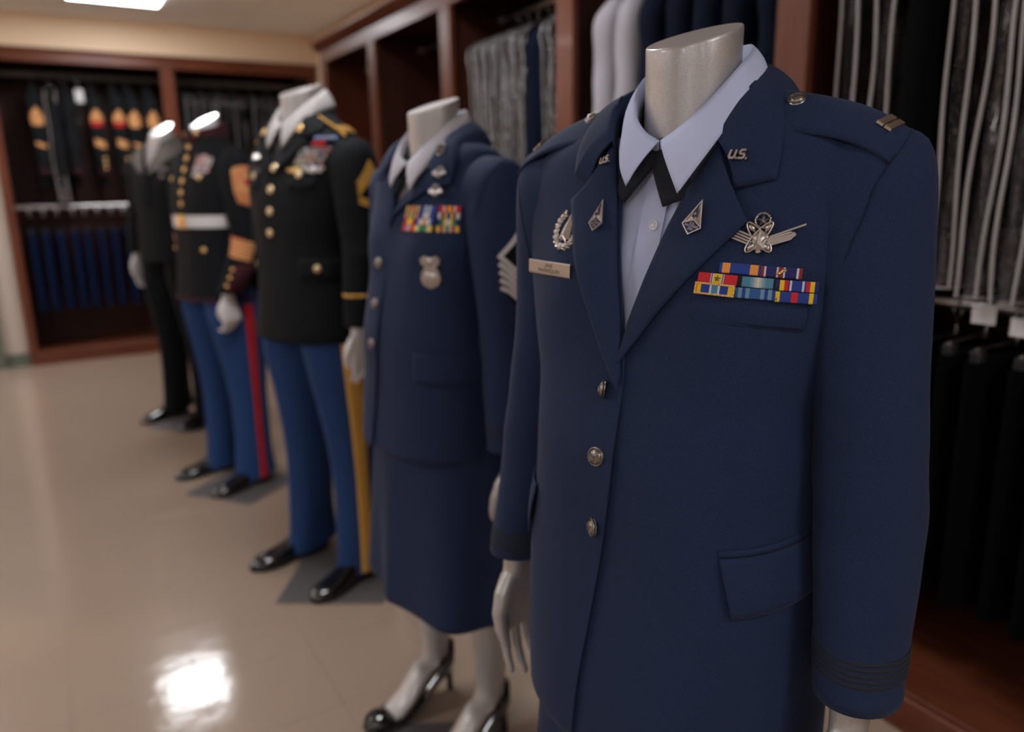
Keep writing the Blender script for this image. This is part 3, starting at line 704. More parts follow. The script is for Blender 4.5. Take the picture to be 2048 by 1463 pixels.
def trouser(root, side, hip, cuff, mat, stripe=None, sth=0.0, top=.95, creases=.006, yoff=0.0):
    """one trouser leg from the hip to the shoe"""
    hx, hy = hip; cx, cy = cuff
    k = lambda q: (hx + (cx - hx) * q, hy + (cy - hy) * q + .012 * math.sin(q * PI))
    zz = [top, .86, .74, .60, .47, .36, .22, .10, .035]
    rx = [.100, .104, .098, .082, .070, .064, .061, .063, .066]; ry = [.122, .130, .126, .106, .090, .082, .082, .088, .096]
    st = [((top - z) / (top - .035), *k((top - z) / (top - .035)), z, a, b, 0.0) for z, a, b in zip(zz, rx, ry)]
    T_ = Tube(st, side); tt = np.linspace(0, 1, 44); a_ = np.linspace(0, 2 * PI, 48, endpoint=False); rings = []
    for q in tt:
        off = creases * np.exp(-((np.abs(a_ - PI / 2)) / .16)**2) + creases * np.exp(-((np.abs(a_ - 1.5 * PI)) / .16)**2)
        off = off + .004 * np.sin(a_ * 3 + q * 9 + side) * np.exp(-((q - .95) / .12)**2) + .003 * np.sin(q * 26 + a_ * 2) * np.exp(-((q - .12) / .15)**2)
        P = T_.pt(q, a_, off)
        if q > .9: P[:, 2] += (P[:, 1] - (hy + (cy - hy) * q)) * -.16 * (q - .9) / .1 * -1
        rings.append(P)
    o = MB().loft(rings, ends=(True, False)).build('trouser_leg', M[mat], root)
    if stripe:
        m_, wd = stripe; q = np.linspace(.137, 1.0, 40); mb = MB()
        rows = [[T_.pt(t, j + sth, h + .0015) for t in q] for j, h in ((-wd, .0005), (-wd, .003), (-wd * .5, .0035), (0, .0035), (wd * .5, .0035), (wd, .003), (wd, .0005))]
        mb.grid(np.array(rows)).build('side_stripe', M[m_], o)
    return o
def skirt(root, T_, z1, hem, mat, fl=.072):
    us = np.linspace(0, 2 * PI, 96, endpoint=False); rings = []
    for q in np.linspace(0, 1, 34):
        z = z1 + (hem - z1) * q
        a = .168 + fl * q**.8; f = .13 + .025 * q; b = .125 + .05 * q
        wob = (.010 * np.sin(us * 5 + .7) + .006 * np.sin(us * 8 + 2) + .034 * np.exp(-((us - .72) / .30)**2) - .014 * np.exp(-((us - 1.35) / .22)**2) - .010 * np.exp(-((us - .1) / .2)**2)) * q**1.3
        rings.append(np.stack([(a + wob) * np.sin(us), -np.where(np.cos(us) > 0, f + wob, b + wob) * np.cos(us), np.full(96, z)], -1))
    return MB().loft(rings, ends=(True, False)).build('skirt', M[mat], root, thick=.003)
# ------------------------------------------------------------------ jackets
def jacket(root, T_, z0, z1, xr, xl, over, mat, nz=90, nu=130, thick=.0028, hemfn=None, name='jacket'):
    """open-fronted loft: runs from the wearer's right front edge round the back to the left front edge"""
    zr, vr = [q[0] for q in xr], [q[1] for q in xr]; zl, vl = [q[0] for q in xl], [q[1] for q in xl]
    s = np.linspace(0, 1, nu); s = .5 - .5 * np.cos(PI * s) * (.55 + .45 * np.abs(np.cos(PI * s)))
    s[0], s[-1] = 0, 1
    P = []
    for k in np.linspace(0, 1, nz):
        z = z0 + (z1 - z0) * k
        uR, uL = float(T_.u_of(hermite(zr, vr, z), z)), float(T_.u_of(hermite(zl, vl, z), z)) - 2 * PI
        u = uR + (uL - uR) * s
        zz = np.full(nu, z)
        if hemfn is not None: zz = zz + (1 - k)**3 * hemfn(u)
        fall = np.clip((1.15 - z) / .15, 0, 1)
        dR, dL = np.exp(-(s / .05)**2), np.exp(-((1 - s) / .05)**2)
        off = (.0035 * dR - .004 * dL) if over == 'R' else (-.004 * dR + .0035 * dL)
        off = off * fall + .0022 * np.sin(u * 3 + z * 14) * np.sin(z * 9 + u) * np.clip((z - .6) * 4, 0, 1) * np.clip((1.3 - z) * 5, 0, 1) + .004 * np.sin(u * 4 + 1.1) * np.clip((.85 - z) / .25, 0, 1)
        P.append(T_.pt(u, zz, off))
    return MB().grid(np.array(P)).build(name, M[mat], root, thick=thick)
def sleeve(parent, tb, mat, n=54, m=40, name='sleeve', wr=.0018, ph=0.0):
    a_ = np.linspace(0, 2 * PI, m, endpoint=False); rings = []
    for q in np.linspace(0, 1, n):
        off = wr * np.sin(a_ * 2 + q * 11 + ph) * math.sin(q * PI) + wr * .5 * np.sin(q * 40 + a_ + ph) * math.exp(-((q - .62) / .12)**2)
        rings.append(tb.pt(q, a_, off))
    inner = [tb.pt(q, a_, -.004) for q in (1.0, .93, .86)]
    return MB().loft(rings + inner, ends=(False, False)).build(name, M[mat], parent)
def ruled(mp, A, B, n=26, k=9, offs=(.001, .003), roll=0.0, mb=None, mi=0):
    """sheet between two curves given in surface coordinates"""
    A, B = np.array(A, float), np.array(B, float); t = np.linspace(0, 1, n)
    ra = np.linspace(0, 1, len(A)); rb = np.linspace(0, 1, len(B))
    t = np.unique(np.concatenate([t, ra, rb]))
    a = np.stack([np.interp(t, ra, A[:, i]) for i in range(2)], -1); b = np.stack([np.interp(t, rb, B[:, i]) for i in range(2)], -1)
    rows = []
    for q in np.linspace(0, 1, k):
        p = a + (b - a) * q
        rows.append(mp(p[:, 0], p[:, 1], offs[0] + (offs[1] - offs[0]) * q + roll * math.sin(q * PI)))
    mb = mb or MB()
    return mb.grid(np.array(rows), mi)
def lapel(parent, T_, fold, edge, mat, offs=(.004, .008), roll=.003, n=40):
    mp = lambda x, z, o: T_.front(x, z, o)
    return ruled(mp, fold, edge, n, 10, offs, roll).build('lapel', M[mat], parent, thick=.0026)
def coat_collar(parent, T_, half, mat, side, offs=(.006, .010), roll=.004):
    """half = pairs (inner u, inner z, outer u, outer z) from the gorge to the centre back"""
    H = np.array(half, float); n = len(H); t = np.linspace(0, n - 1, 46); t = np.unique(np.concatenate([t, np.arange(n)]))
    c = [np.interp(t, np.arange(n), H[:, i]) for i in range(4)]
    w_ = np.array([.25, .5, .25])
    rows = []
    for q in np.linspace(0, 1, 11):
        u = c[0] + (c[2] - c[0]) * q; z = c[1] + (c[3] - c[1]) * q
        rows.append(T_.pt(side * u, z, offs[0] + (offs[1] - offs[0]) * q + roll * math.sin(q * PI)))
    return MB().grid(np.array(rows)).build('collar', M[mat], parent, thick=.0028)
def collar3d(parent, inner, outer, mat, side):
    """turned-down coat collar: fold edge and outer edge as 3-D points, gorge first, centre back last"""
    inner, outer = np.array(inner, float), np.array(outer, float)
    t = np.linspace(0, 1, 60); ri = np.linspace(0, 1, len(inner)); k1 = .16; ro = np.concatenate([[0], np.linspace(k1, 1, len(outer) - 1)])
    t = np.unique(np.concatenate([t, [k1]]))
    A = np.stack([hermite(ri, inner[:, i], t) for i in range(3)], -1)
    B = np.stack([np.where(t < k1, np.interp(t, ro, outer[:, i]), hermite(ro[1:], outer[1:, i], np.maximum(t, k1))) for i in range(3)], -1)
    rows = [A * [1, 1, 1] + np.array([0, .004, -.018])]
    for q in np.linspace(0, 1, 11):
        p = A + (B - A) * q; n = p * [1, 1, 0]; n = n / (np.linalg.norm(n, axis=1)[:, None] + 1e-9) * .7 + np.array([0, 0, .7])
        rows.append(p + n * (.006 * math.sin(q * PI) + .004))
    rows = np.array(rows); rows[..., 0] *= side
    return MB().grid(rows).build('collar', M[mat], parent, thick=.0028)
def shirt_collar(parent, top, bot, mat, name='shirt_collar', thick=.0018, roll=.004, sides=(1, -1)):
    """both leaves: top and bottom edge as 3-D points from the front meeting point to the centre back"""
    t = np.linspace(0, 1, 30); r = np.linspace(0, 1, len(top)); top, bot = np.array(top, float), np.array(bot, float)
    o = []
    for sd in sides:
        A = np.stack([hermite(r, top[:, i], t) for i in range(3)], -1); B = np.stack([hermite(r, bot[:, i], t) for i in range(3)], -1)
        rows = []
        for q in np.linspace(0, 1, 8):
            p = A + (B - A) * q; nrm = p * [1, 1, 0]; nrm = nrm / (np.linalg.norm(nrm, axis=1)[:, None] + 1e-9)
            p = p + nrm * roll * math.sin(q * PI) * 1.0; p[:, 0] *= sd; rows.append(p)
        inner = A.copy(); inner[:, 2] -= .035; nr = A * [1, 1, 0]; nr /= np.linalg.norm(nr, axis=1)[:, None] + 1e-9; inner -= nr * .004; inner[:, 0] *= sd
        rows = [inner] + rows
        o.append(MB().grid(np.array(rows)).build(name, M[mat], parent, thick=thick))
    return o
def button(parent, fr, r, mat, h=.006, relief=True, name='button'):
    mb = MB(); mb.dome(fr, (0, 0), r, r, -.001, h * .55, n=26, k=3)
    th = np.linspace(0, 2 * PI, 26); p, rr, uu, nn = fr
    mb.tube([p + rr * r * .93 * math.cos(a) + uu * r * .93 * math.sin(a) + nn * h * .35 for a in th], r * .09, n=6)
    mb.dome(fr, (0, 0), r * .8, r * .8, h * .3, h, n=22, k=4)
    if relief:   # spread-winged bird and stars in low relief
        z = h * .93
        for s_ in (-1, 1):
            mb.prism(fr, [(0, -r * .05), (s_ * r * .25, r * .28), (s_ * r * .58, r * .38), (s_ * r * .50, r * .08), (s_ * r * .28, -r * .02), (s_ * r * .1, -r * .2)], h * .5, z + r * .06, inset=.1)
        mb.prism(fr, [(-r * .11, r * .2), (r * .11, r * .2), (r * .16, -r * .25), (0, -r * .5), (-r * .16, -r * .25)], h * .5, z + r * .12, inset=.2)
        for a in np.linspace(.3, 2 * PI + .3, 11)[:-1]:
            mb.dome(fr, (r * .68 * math.cos(a), r * .68 * math.sin(a)), r * .05, r * .05, h * .4, h * .78, n=6, k=2)
    return mb.build(name, M[mat], parent)
def star_poly(r, c=(0, 0), k=.42, rot=0.0):
    return [(c[0] + (r if i % 2 == 0 else r * k) * math.sin(i * PI / 5 + rot), c[1] + (r if i % 2 == 0 else r * k) * math.cos(i * PI / 5 + rot)) for i in range(10)]
def raised_star(mb, fr, r, c, h0, h1, mi=0, rot=0.0):
    p, rr, uu, nn = fr; pl = star_poly(r, c, rot=rot)
    mb.add([p + rr * x + uu * y + nn * h0 for x, y in pl] + [p + rr * c[0] + uu * c[1] + nn * h1], [(i, (i + 1) % 10, 10) for i in range(10)], mi, False)
def ribbon(parent, fr, wd, ht, bands, name='ribbon', dp=.0022, extra=None):
    """bands = [(relative width, colour)]; silk wrapped round a small bar"""
    p, r, u, n = fr; cols = []; mats = []
    for q in bands:
        if q[1] not in cols: cols.append(q[1]); mats.append(dye(q[1]))
    tot = sum(q[0] for q in bands); x = -wd / 2; mb = MB()
    for q, c in bands:
        x1 = x + wd * q / tot; mi = cols.index(c)
        prof = [(ht / 2, 0.0), (ht / 2, dp * .7), (ht * .42, dp), (-ht * .42, dp), (-ht / 2, dp * .7), (-ht / 2, 0.0)]
        rows = [[p + r * xx + u * yy + n * hh for yy, hh in prof] for xx in (x, x1)]
        mb.grid(np.array(rows), mi, smooth=False); x = x1
    for xx in (-wd / 2, wd / 2):
        mb.add([p + r * xx + u * yy + n * hh for yy, hh in ((ht / 2, 0), (ht / 2, dp * .7), (ht * .42, dp), (-ht * .42, dp), (-ht / 2, dp * .7), (-ht / 2, 0))], [(0, 1, 2, 3, 4, 5)], 0, False)
    if extra:
        mats.append(M[extra[0]]); extra[1](mb, (p + n * dp, r, u, n), len(mats) - 1)
    return mb.build(name, mats, parent)
# ------------------------------------------------------------------ the two women's figures
W_RINGS = [(.55,.184,.165,.145),(.70,.186,.165,.14),(.80,.186,.158,.13),(.92,.182,.148,.115),(1.0,.18,.143,.11),(1.06,.18,.133,.105),(1.13,.196,.118,.108),(1.20,.216,.100,.108),(1.27,.230,.082,.105),(1.31,.228,.071,.1),(1.340,.204,.060,.095),(1.358,.162,.050,.085),(1.376,.122,.045,.08),(1.396,.091,.044,.076),(1.42,.072,.046,.074),(1.445,.066,.05,.072)]
WT = Torso(W_RINGS, [(.09,1.19,.06,.06,.014),(-.09,1.19,.06,.06,.014)], n=2.6)
U = lambda x, z: float(WT.u_of(x, z))
R_ = math.radians
SL_L = [(0,.16,0,1.270,.085,.060,1.35),(.12,.192,0,1.276,.082,.060,.9),(.25,.206,0,1.23,.062,.063,.42),(.4,.216,0,1.13,.056,.062,.05),(.65,.232,-.005,.97,.052,.058,0),(1.,.243,-.02,.772,.044,.051,0)]
SL_R = [(0,.16,0,1.272,.084,.060,1.35),(.12,.190,0,1.279,.081,.060,.9),(.25,.2,0,1.235,.06,.062,.4),(.4,.208,0,1.13,.053,.06,.1),(.65,.228,-.005,.97,.05,.058,.05),(1.,.258,-.02,.765,.046,.056,0)]
SURF = lambda x, z, o: WT.front(x, z, o)
def woman(label, loc, rz, hem, dx=0.0, fine=True, mat='navy', neck_mat='mannequin', vz=0.0, sl=None, skirt_hem=.40, hands=((0, 0, 0), (0, 0, 0)), nr=.0505):
    root = thing('mannequin', label, 'mannequin', loc, rz, 'uniformed display mannequins')
    sl = sl or (SL_L, SL_R)
    neck(root, nr, nr, 1.457, .34, neck_mat, flare=.004)
    for k, (sd, tb) in enumerate(((1, sl[0]), (-1, sl[1]))):
        h = hands[k]
        hand(root, sd, (sd * tb[-1][1] + h[0], tb[-1][2] - .012 + h[1], tb[-1][3] - .032 + h[2]), neck_mat, spread=.06, curl=.17, s=1.0, roll=.06 if sd < 0 else .0, tilt=.05, voxel=.0022 if fine else .004)
    for sd in (1, -1): woman_leg(root, sd * .110 - .025, .03, sd, neck_mat)
    skirt(root, WT, .92, skirt_hem, mat, .030 if fine else .072)
    VZ = lambda z: z + vz * max(0.0, min(1.0, (1.345 - z) / .245)) if z > .99 else z + vz * max(0, (z - .9) / .09)
    xr = [(.55,-.035),(.63,-.03),(.8,-.012),(.92,.003),(1.0,.009),(1.08,.009),(1.11,.006),(1.155,-.003),(1.23,-.023),(1.315,-.045),(1.345,-.06),(1.38,-.075),(1.40,-.081)]
    xr = [(VZ(z), x + dx * min(1, max(0, (1.3 - z) / .25))) for z, x in xr]
    xl = [(.55,-.075),(1.0,-.035),(1.07,-.025),(1.10,-.005),(1.155,.006),(1.2,.018),(1.257,.035),(1.288,.047),(1.339,.073),(1.38,.081),(1.40,.084)]
    xl = [(VZ(z), x + dx * min(1, max(0, (1.3 - z) / .25))) for z, x in xl]
    J = jacket(root, WT, hem, 1.40, xr, xl, 'R', M[mat] and mat, nz=110 if fine else 60, nu=150 if fine else 90)
    for sd, tb in ((1, sl[0]), (-1, sl[1])):
        so = sleeve(J, Tube(tb, sd), mat, ph=sd)
        tq = Tube(tb, sd); a_ = np.linspace(0, 2 * PI, 40, endpoint=False); mb = MB()
        for k in range(5):
            t0 = (.895 if sd > 0 else .928) + .0115 * k
            mb.loft([tq.pt(q, a_, h) for q, h in ((t0 - .0036, .0002), (t0 - .0018, .0011), (t0 + .0018, .0011), (t0 + .0036, .0002))], ends=(False, False))
        tag(mb.build('cuff_braid', M['braid'], J), 'dark ribbed braid band near the sleeve end')
        line = [(.06, -1.2), (.085, -.6), (.10, 0), (.118, .32), (.131, .541), (.144, .815), (.164, 1.047), (.195, 1.195), (.221, 1.343), (.255, 1.512), (.292, 1.68), (.319, 1.786), (.36, 2.0)]
        li = np.linspace(0, len(line) - 1, 60); lt = np.interp(li, range(len(line)), [q[0] for q in line]); la = np.interp(li, range(len(line)), [q[1] for q in line])
        MB().tube(tq.pt(lt, la, .0002), .0007, n=5).build('armhole_seam', M['navy_seam'], J)
    d = lambda P: [(x + dx * min(1, max(0, (1.3 - z) / .25)), VZ(z)) for x, z in P]
    lapel(J, WT, d([(.0,1.118),(.006,1.155),(.018,1.2),(.035,1.257),(.047,1.288),(.060,1.315),(.073,1.339)]), d([(.002,1.110),(.04,1.165),(.08,1.214),(.119,1.263),(.110,1.277),(.10,1.291)]), mat)
    lapel(J, WT, d([(.007,1.095),(-.003,1.155),(-.023,1.229),(-.045,1.315),(-.055,1.345)]), d([(.008,1.082),(-.02,1.12),(-.043,1.162),(-.077,1.227),(-.101,1.283),(-.09,1.291),(-.080,1.298)]), mat, offs=(.006, .009))
    collar3d(J, [(.073,-.066,1.339),(.078,-.057,1.358),(.082,-.034,1.383),(.078,.004,1.406),(.063,.046,1.421),(.0,.080,1.427)],
             [(.101,-.076,1.291),(.138,-.066,1.299),(.135,-.052,1.335),(.120,-.022,1.366),(.108,.03,1.378),(.085,.078,1.374),(.0,.108,1.370)], mat, 1)
    collar3d(J, [(.055,-.068,1.345),(.062,-.060,1.362),(.074,-.036,1.384),(.077,.004,1.406),(.063,.046,1.421),(.0,.080,1.427)],
             [(.080,-.076,1.298),(.105,-.073,1.309),(.112,-.056,1.340),(.116,-.022,1.372),(.114,.03,1.382),(.09,.085,1.375),(.0,.112,1.372)], mat, -1)
    return root, J, d
def womens_shirt(root, mat, d, fine=True):
    g = MB(); zz = np.linspace(1.05, 1.352, 36); ww = np.linspace(-1, 1, 33)
    g.grid(np.array([[WT.front(d([(w * min(.105, .9 * WT.prm(z)[0]), z)])[0][0], z, -.012 + .0012 * math.sin(w * 17 + z * 30)) for w in ww] for z in zz]))
    s = g.build('shirt_front', M[mat], root)
    p = MB(); p.grid(np.array([[WT.front(d([(.004 + w, z)])[0][0], z, h) for w, h in ((-.016, -.013), (-.016, -.0095), (0, -.009), (.016, -.0095), (.016, -.013))] for z in zz[:-2]]), smooth=False)
    p.build('placket', M[mat], s)
    o_ = .006 if fine else 0.0
    top = [(.001,-.069,1.344),(.022,-.067,1.356),(.045,-.052,1.380),(.061,-.012,1.418),(.046,.046,1.446),(.0,.068,1.449)]
    def shift(P, k): return [(x + k * o_ * max(0, min(1, (.02 - y) / .05)), y, z) for x, y, z in P]
    shirt_collar(root, shift(top, 1), shift([(.043,-.097,1.290),(.058,-.088,1.314),(.074,-.064,1.350),(.082,-.030,1.384),(.070,.035,1.412),(.0,.082,1.412)], 1), mat, sides=(1,))
    shirt_collar(root, shift(top, -1), shift([(.023,-.096,1.298),(.037,-.088,1.318),(.053,-.066,1.346),(.066,-.032,1.376),(.066,.05,1.409),(.0,.082,1.412)], -1), mat, sides=(-1,))
    for A, B in (([(-.005, 1.345), (-.002, 1.330), (.001, 1.315), (.012, 1.295), (.023, 1.276)], [(.020, 1.350), (.034, 1.328), (.046, 1.308), (.052, 1.298), (.056, 1.287)]),
                 ([(.005, 1.345), (.002, 1.330), (-.001, 1.315), (-.014, 1.298), (-.028, 1.280)], [(-.020, 1.350), (-.026, 1.330), (-.034, 1.314), (-.039, 1.304), (-.040, 1.294)])):
        t = MB(); ruled(SURF, A, B, 12, 6, (.003, .003), .002, mb=t)
        t.build('neck_tab', M['tie'], root, thick=.003)
    return s
def letters_us(parent, fr, mat, s=1.0):
    """block U.S. pin in relief"""
    mb = MB(); fm = flat_map(fr); wd = .0030 * s
    sh = lambda P: [(x * s + y * s * .18, y * s) for x, y in P]
    mb.strip(fm, sh([(-.0095, .0052), (-.0095, -.0030), (-.0080, -.0048), (-.0040, -.0048), (-.0026, -.0030), (-.0026, .0052)]), wd, 0, .0022)
    mb.strip(fm, sh([(.0092, .0050), (.0042, .0050), (.0030, .0035), (.0030, .0012), (.0042, .0002), (.0082, .0002), (.0094, -.0012), (.0094, -.0036), (.0080, -.0048), (.0024, -.0048)]), wd * .95, 0, .0022)
    p, r, u, n = fr
    for x in (.0004, .0128):
        q = sh([(x, -.0050)])[0]; mb.box(p + r * q[0] + u * q[1] + n * .001, (.0024 * s, .0024 * s, .0022), R=np.stack([r, u, n], 1))
    return mb.build('letter_pin', M[mat], parent)
def delta_pin(parent, fr):
    """pointed lapel pin with dark enamel panels and lettering"""
    mb = MB(); A, RL, B, LL = (0, .0208), (.0112, -.0060), (0, -.0150), (-.0112, -.0060)
    mb.prism(fr, [A, LL, B, RL], 0, .0016, 0, inset=.03)
    fm = flat_map(fr)
    mb.strip(fm, [A, LL, B, RL], .0010, .0012, .0024, 0, closed=True)
    mb.prism(fr, [(-.0100, -.0062), (-.0094, -.0046), (0, .0000), (.0094, -.0046), (.0100, -.0062), (0, -.0136)], .0012, .0019, 1)
    mb.strip(fm, [(-.0098, -.0046), (0, .0003), (.0098, -.0046)], .0008, .0012, .0024, 0)
    p, r, u, n = fr
    for k in (-1, 1): mb.add([p + r * x * k + u * y + n * h for x, y, h in ((0, .0190, .0018), (.0092, -.0036, .0018), (0, .0010, .0034), (.0034, .0034, .0026))], [(0, 1, 3), (1, 2, 3)], 0, False)
    mb.prism(fr, [(0, .0165), (-.0030, .0026), (0, .0042), (.0030, .0026)], .0030, .0038, 1)
    mb.prism(fr, [(0, .0082), (.0004, .0064), (.0017, .0060), (.0004, .0056), (0, .0040), (-.0004, .0056), (-.0017, .0060), (-.0004, .0064)], .0034, .0042, 0)
    add_text(mb, fr, 'U.S.', .0036, (0, -.0036), .0021, 0); add_text(mb, fr, 'SPACE FORCE', .0030, (0, -.0064), .0021, 0, .88); add_text(mb, fr, 'MMXIX', .0019, (0, -.0098), .0021, 0)
    mb.prism(fr, [(-.0026, -.0082), (.0026, -.0082), (.0026, -.0085), (-.0026, -.0085)], .0018, .0021, 0)
    return mb.build('lapel_pin', [M['silver'], M['enamel']], parent)
def wings_badge(parent, fr):
    mb = MB(); p, r, u, n = fr; fm = flat_map(fr)
    P = lambda x, y, h: p + r * x + u * y + n * h
    c = (.0020, .0150); th = np.linspace(0, 2 * PI, 25)      # wreath with star
    mb.tube([P(c[0] + .0072 * math.cos(a), c[1] + .0072 * math.sin(a), .0022) for a in th], .0011, n=6)
    for k in range(20):
        a = k * PI / 10 + .1; mb.dome(fr, (c[0] + .0073 * math.cos(a), c[1] + .0073 * math.sin(a)), .0016, .0010, .001, .0042, n=8, k=2, rot=a + (1.0 if k % 2 else 2.2))
    raised_star(mb, fr, .0068, c, .0012, .0046)
    bars = [((.006, -.0100), (.0300, -.0030)), ((.007, -.0078), (.0310, -.0010)), ((.008, -.0056), (.0322, .0012)), ((.009, -.0034), (.0300, .0030))]
    for k, (a, b) in enumerate(bars): mb.strip(fm, [a, b], .0019, .0004, .0026 + .0004 * k)
    mb.strip(fm, [(.010, -.0012), (.0425, .0100)], .0016, .0006, .0034)
    mb.prism(fr, [(.029, -.0045), (.0345, .0002), (.0330, .0030), (.0300, .0036)], .0004, .0030, 0, inset=.1)
    for k in range(4):
        mb.strip(fm, [(-.007, -.0088 + k * .0028), (-.0265 + k * .002, -.0010 + k * .0022)], .0017, .0004, .0028)
    for a, (rx, ry) in ((R_(-50), (.0185, .0052)), (R_(50), (.0185, .0052))):
        ring = [P(rx * math.cos(q) * math.cos(a) - ry * math.sin(q) * math.sin(a), -.0012 + rx * math.cos(q) * math.sin(a) + ry * math.sin(q) * math.cos(a), .0034) for q in np.linspace(0, 2 * PI, 33)]
        mb.tube(ring, .0009, n=6)
        for sgn in (-1, 1):
            mb.dome(fr, (sgn * .0125 * math.cos(a), -.0012 + sgn * .0125 * math.sin(a)), .0052, .0032, .0008, .0042, n=12, k=3, rot=a)
    mb.dome(fr, (0, -.003), .0092, .0092, .0004, .0040, n=24, k=4)
    mb.add([P(x, y, h) for x, y, h in ((.0005, .0085, .0032), (-.0062, -.0135, .0030), (.0065, -.0135, .0030), (-.0010, -.0070, .0054))], [(0, 1, 3), (0, 3, 2), (1, 2, 3)], 0, False)
    mb.prism(fr, [(-.003, -.0150), (0, -.0128), (.003, -.0150), (.0012, -.0165), (-.0012, -.0165)], .001, .003, 0)
    return mb.build('wing_badge', M['silver'], parent)
def wreath_badge(parent, fr):
    mb = MB(); p, r, u, n = fr; P = lambda x, y, h: p + r * x + u * y + n * h
    rx, ry = .0185, .0215
    for sd in (1, -1):
        for k in range(9):
            a = -PI / 2 + sd * (.18 + k * .30); x, y = rx * math.cos(a), ry * math.sin(a)
            tdir = math.atan2(ry * math.cos(a) * sd, -rx * math.sin(a) * sd)
            for j in (-1, 0, 1): mb.dome(fr, (x + .0026 * j * math.cos(a), y + .0026 * j * math.sin(a)), .0046, .0015, .0002, .0034 - .0007 * abs(j), n=10, k=3, rot=tdir + j * -.45 * sd)
        mb.tube([P(rx * math.cos(a), ry * math.sin(a), .001) for a in -PI / 2 + sd * np.linspace(.05, 2.75, 16)], .0014, n=6)
    mb.dome(fr, (.001, -.0005), .0118, .0128, .0002, .0018, mi=1, n=28, k=3)
    mb.add([P(x, y, h) for x, y, h in ((.0048, .0275, .0026), (-.0098, -.0122, .0020), (.0112, -.0122, .0020), (.0016, -.0075, .0062))], [(0, 1, 3), (0, 3, 2), (1, 2, 3)], 0, False)
    raised_star(mb, fr, .0098, (.001, -.0085), .0018, .0072, rot=.1)
    mb.tube([P(.0046, .026, .0026), P(.0072, .0345, .0026)], [.0011, .0008], n=6); mb.strip(flat_map(fr), [(-.006, -.0185), (.008, -.0185)], .0022, .0004, .0030)
    return mb.build('wreath_badge', [M['silver'], M['enamel']], parent)
def name_tag(parent, fr, wd, ht, lines):
    p, r, u, n = fr; mb = MB()
    prof = [(ht / 2, 0.0), (ht / 2, .0012), (ht / 2 - .0012, .0022), (-ht / 2 + .0030, .0022), (-ht / 2 + .0010, .0016), (-ht / 2, .0004), (-ht / 2, 0.0)]
    c = .0022
    rows = [[p + r * (x + (.0 if abs(y) < ht * .3 else 0)) + u * y + n * h for y, h in prof] for x in (-wd / 2, wd / 2)]
    mb.grid(np.array(rows), 0, smooth=False)
    for x in (-wd / 2, wd / 2): mb.add([p + r * x + u * y + n * h for y, h in prof], [tuple(range(len(prof)))], 0, False)
    for k, l in enumerate(lines): add_text(mb, fr, l, ht * .36, (0, ht * .20 - k * ht * .36), .00235, 1, 1.05)
    return mb.build('name_tag', [M['satin'], M['ink']], parent)
# ---- front figure
F_LOC, F_RZ = (.637, .655, 0.0), R_(-77)
root, J, d0 = woman('large front mannequin in navy coat with silver pins and name tag, silver neck', F_LOC, F_RZ, .645)
womens_shirt(root, 'shirt', d0)
fr = WT.frame(.008, 1.258, -.009); b = MB(); b.dome(fr, (0, 0), .0062, .0062, 0, .0022, n=20)
b.tube([fr[0] + fr[1] * .0052 * math.cos(a) + fr[2] * .0052 * math.sin(a) + fr[3] * .0018 for a in np.linspace(0, 2 * PI, 20)], .0010, n=6)
for q in ((-.0014, .0014), (.0014, .0014), (-.0014, -.0014), (.0014, -.0014)): b.dome(fr, q, .0007, .0007, .0018, .0026, mi=1, n=6, k=2)
b.build('shirt_button', [M['button_white'], M['ink']], root)
for (x, z, tx, tz, rr) in ((-.013, 1.079, -.9, .0, .0100), (-.012, 1.004, .0, .05, .0108), (-.012, .921, -.55, -.15, .0108)):
    p, r, u, n = WT.frame(x, z, .0055)
    a = tx; r2 = r * math.cos(a) + n * math.sin(a) * -1; n2 = np.cross(r2, u); fr = (p, r2, u, n2)
    button(J, fr, rr, 'oxide', .0055)
    MB().strip(SURF, [(x - .016, z + .001), (x + .002, z + .001)], .0016, .004, .0048).build('buttonhole', M['navy_seam'], J)
BL, OR, RD, YE, WH, TE, NV, MA, LB, BK = (.022, .05, .24), (.72, .27, .06), (.52, .025, .035), (.72, .47, .02), (.55, .53, .56), (.075, .21, .31), (.022, .025, .12), (.20, .03, .03), (.14, .26, .36), (.012, .014, .02)
rib = dict(
 a=[(3.3, BL), (9, OR), (22.7, BL), (9.3, OR), (2, BL)],
 b=[(1, NV), (4, MA), (2.2, WH), (12, NV), (2, WH), (5.8, MA), (2, WH), (13, NV), (2.5, WH), (4, MA)],
 c=[(14.5, RD), (1, WH), (1, NV), (1, WH), (9.5, YE), (1, WH), (1, NV), (1, WH), (15, RD)],
 d=[(5.5, BK), (9, TE), (2.5, LB), (2, (.22, .32, .38)), (2.5, (.38, .42, .42)), (3, (.56, .52, .45)), (2.5, (.40, .44, .40)), (2, (.22, .34, .36)), (2.5, LB), (8, TE), (6, BK)],
 e=[(4.5, NV), (5, YE), (4.5, RD), (1.5, NV), (2.5, WH), (11.5, BL), (2.5, WH), (2, BL), (4.5, RD), (5, YE), (4.5, NV)],
 f=[(2, RD), (4.2, YE), (9.3, BL), (2.2, WH), (6.6, TE), (2.2, WH), (8.7, BL), (5, YE), (1.5, RD)],
 g=[(3, (.03, .09, .24)), (4.5, LB), (4, BL), (4.5, LB), (12.5, (.03, .10, .27)), (4.5, LB), (4, BL), (4.5, LB), (6, BL)],
 h=[(1, BL), (4.7, YE), (12, BL), (7, RD), (12, BL), (4.5, YE), (4, BL)])
def star_dev(mb, fr, mi): raised_star(mb, fr, .0040, (0, 0), .0, .0016, mi)
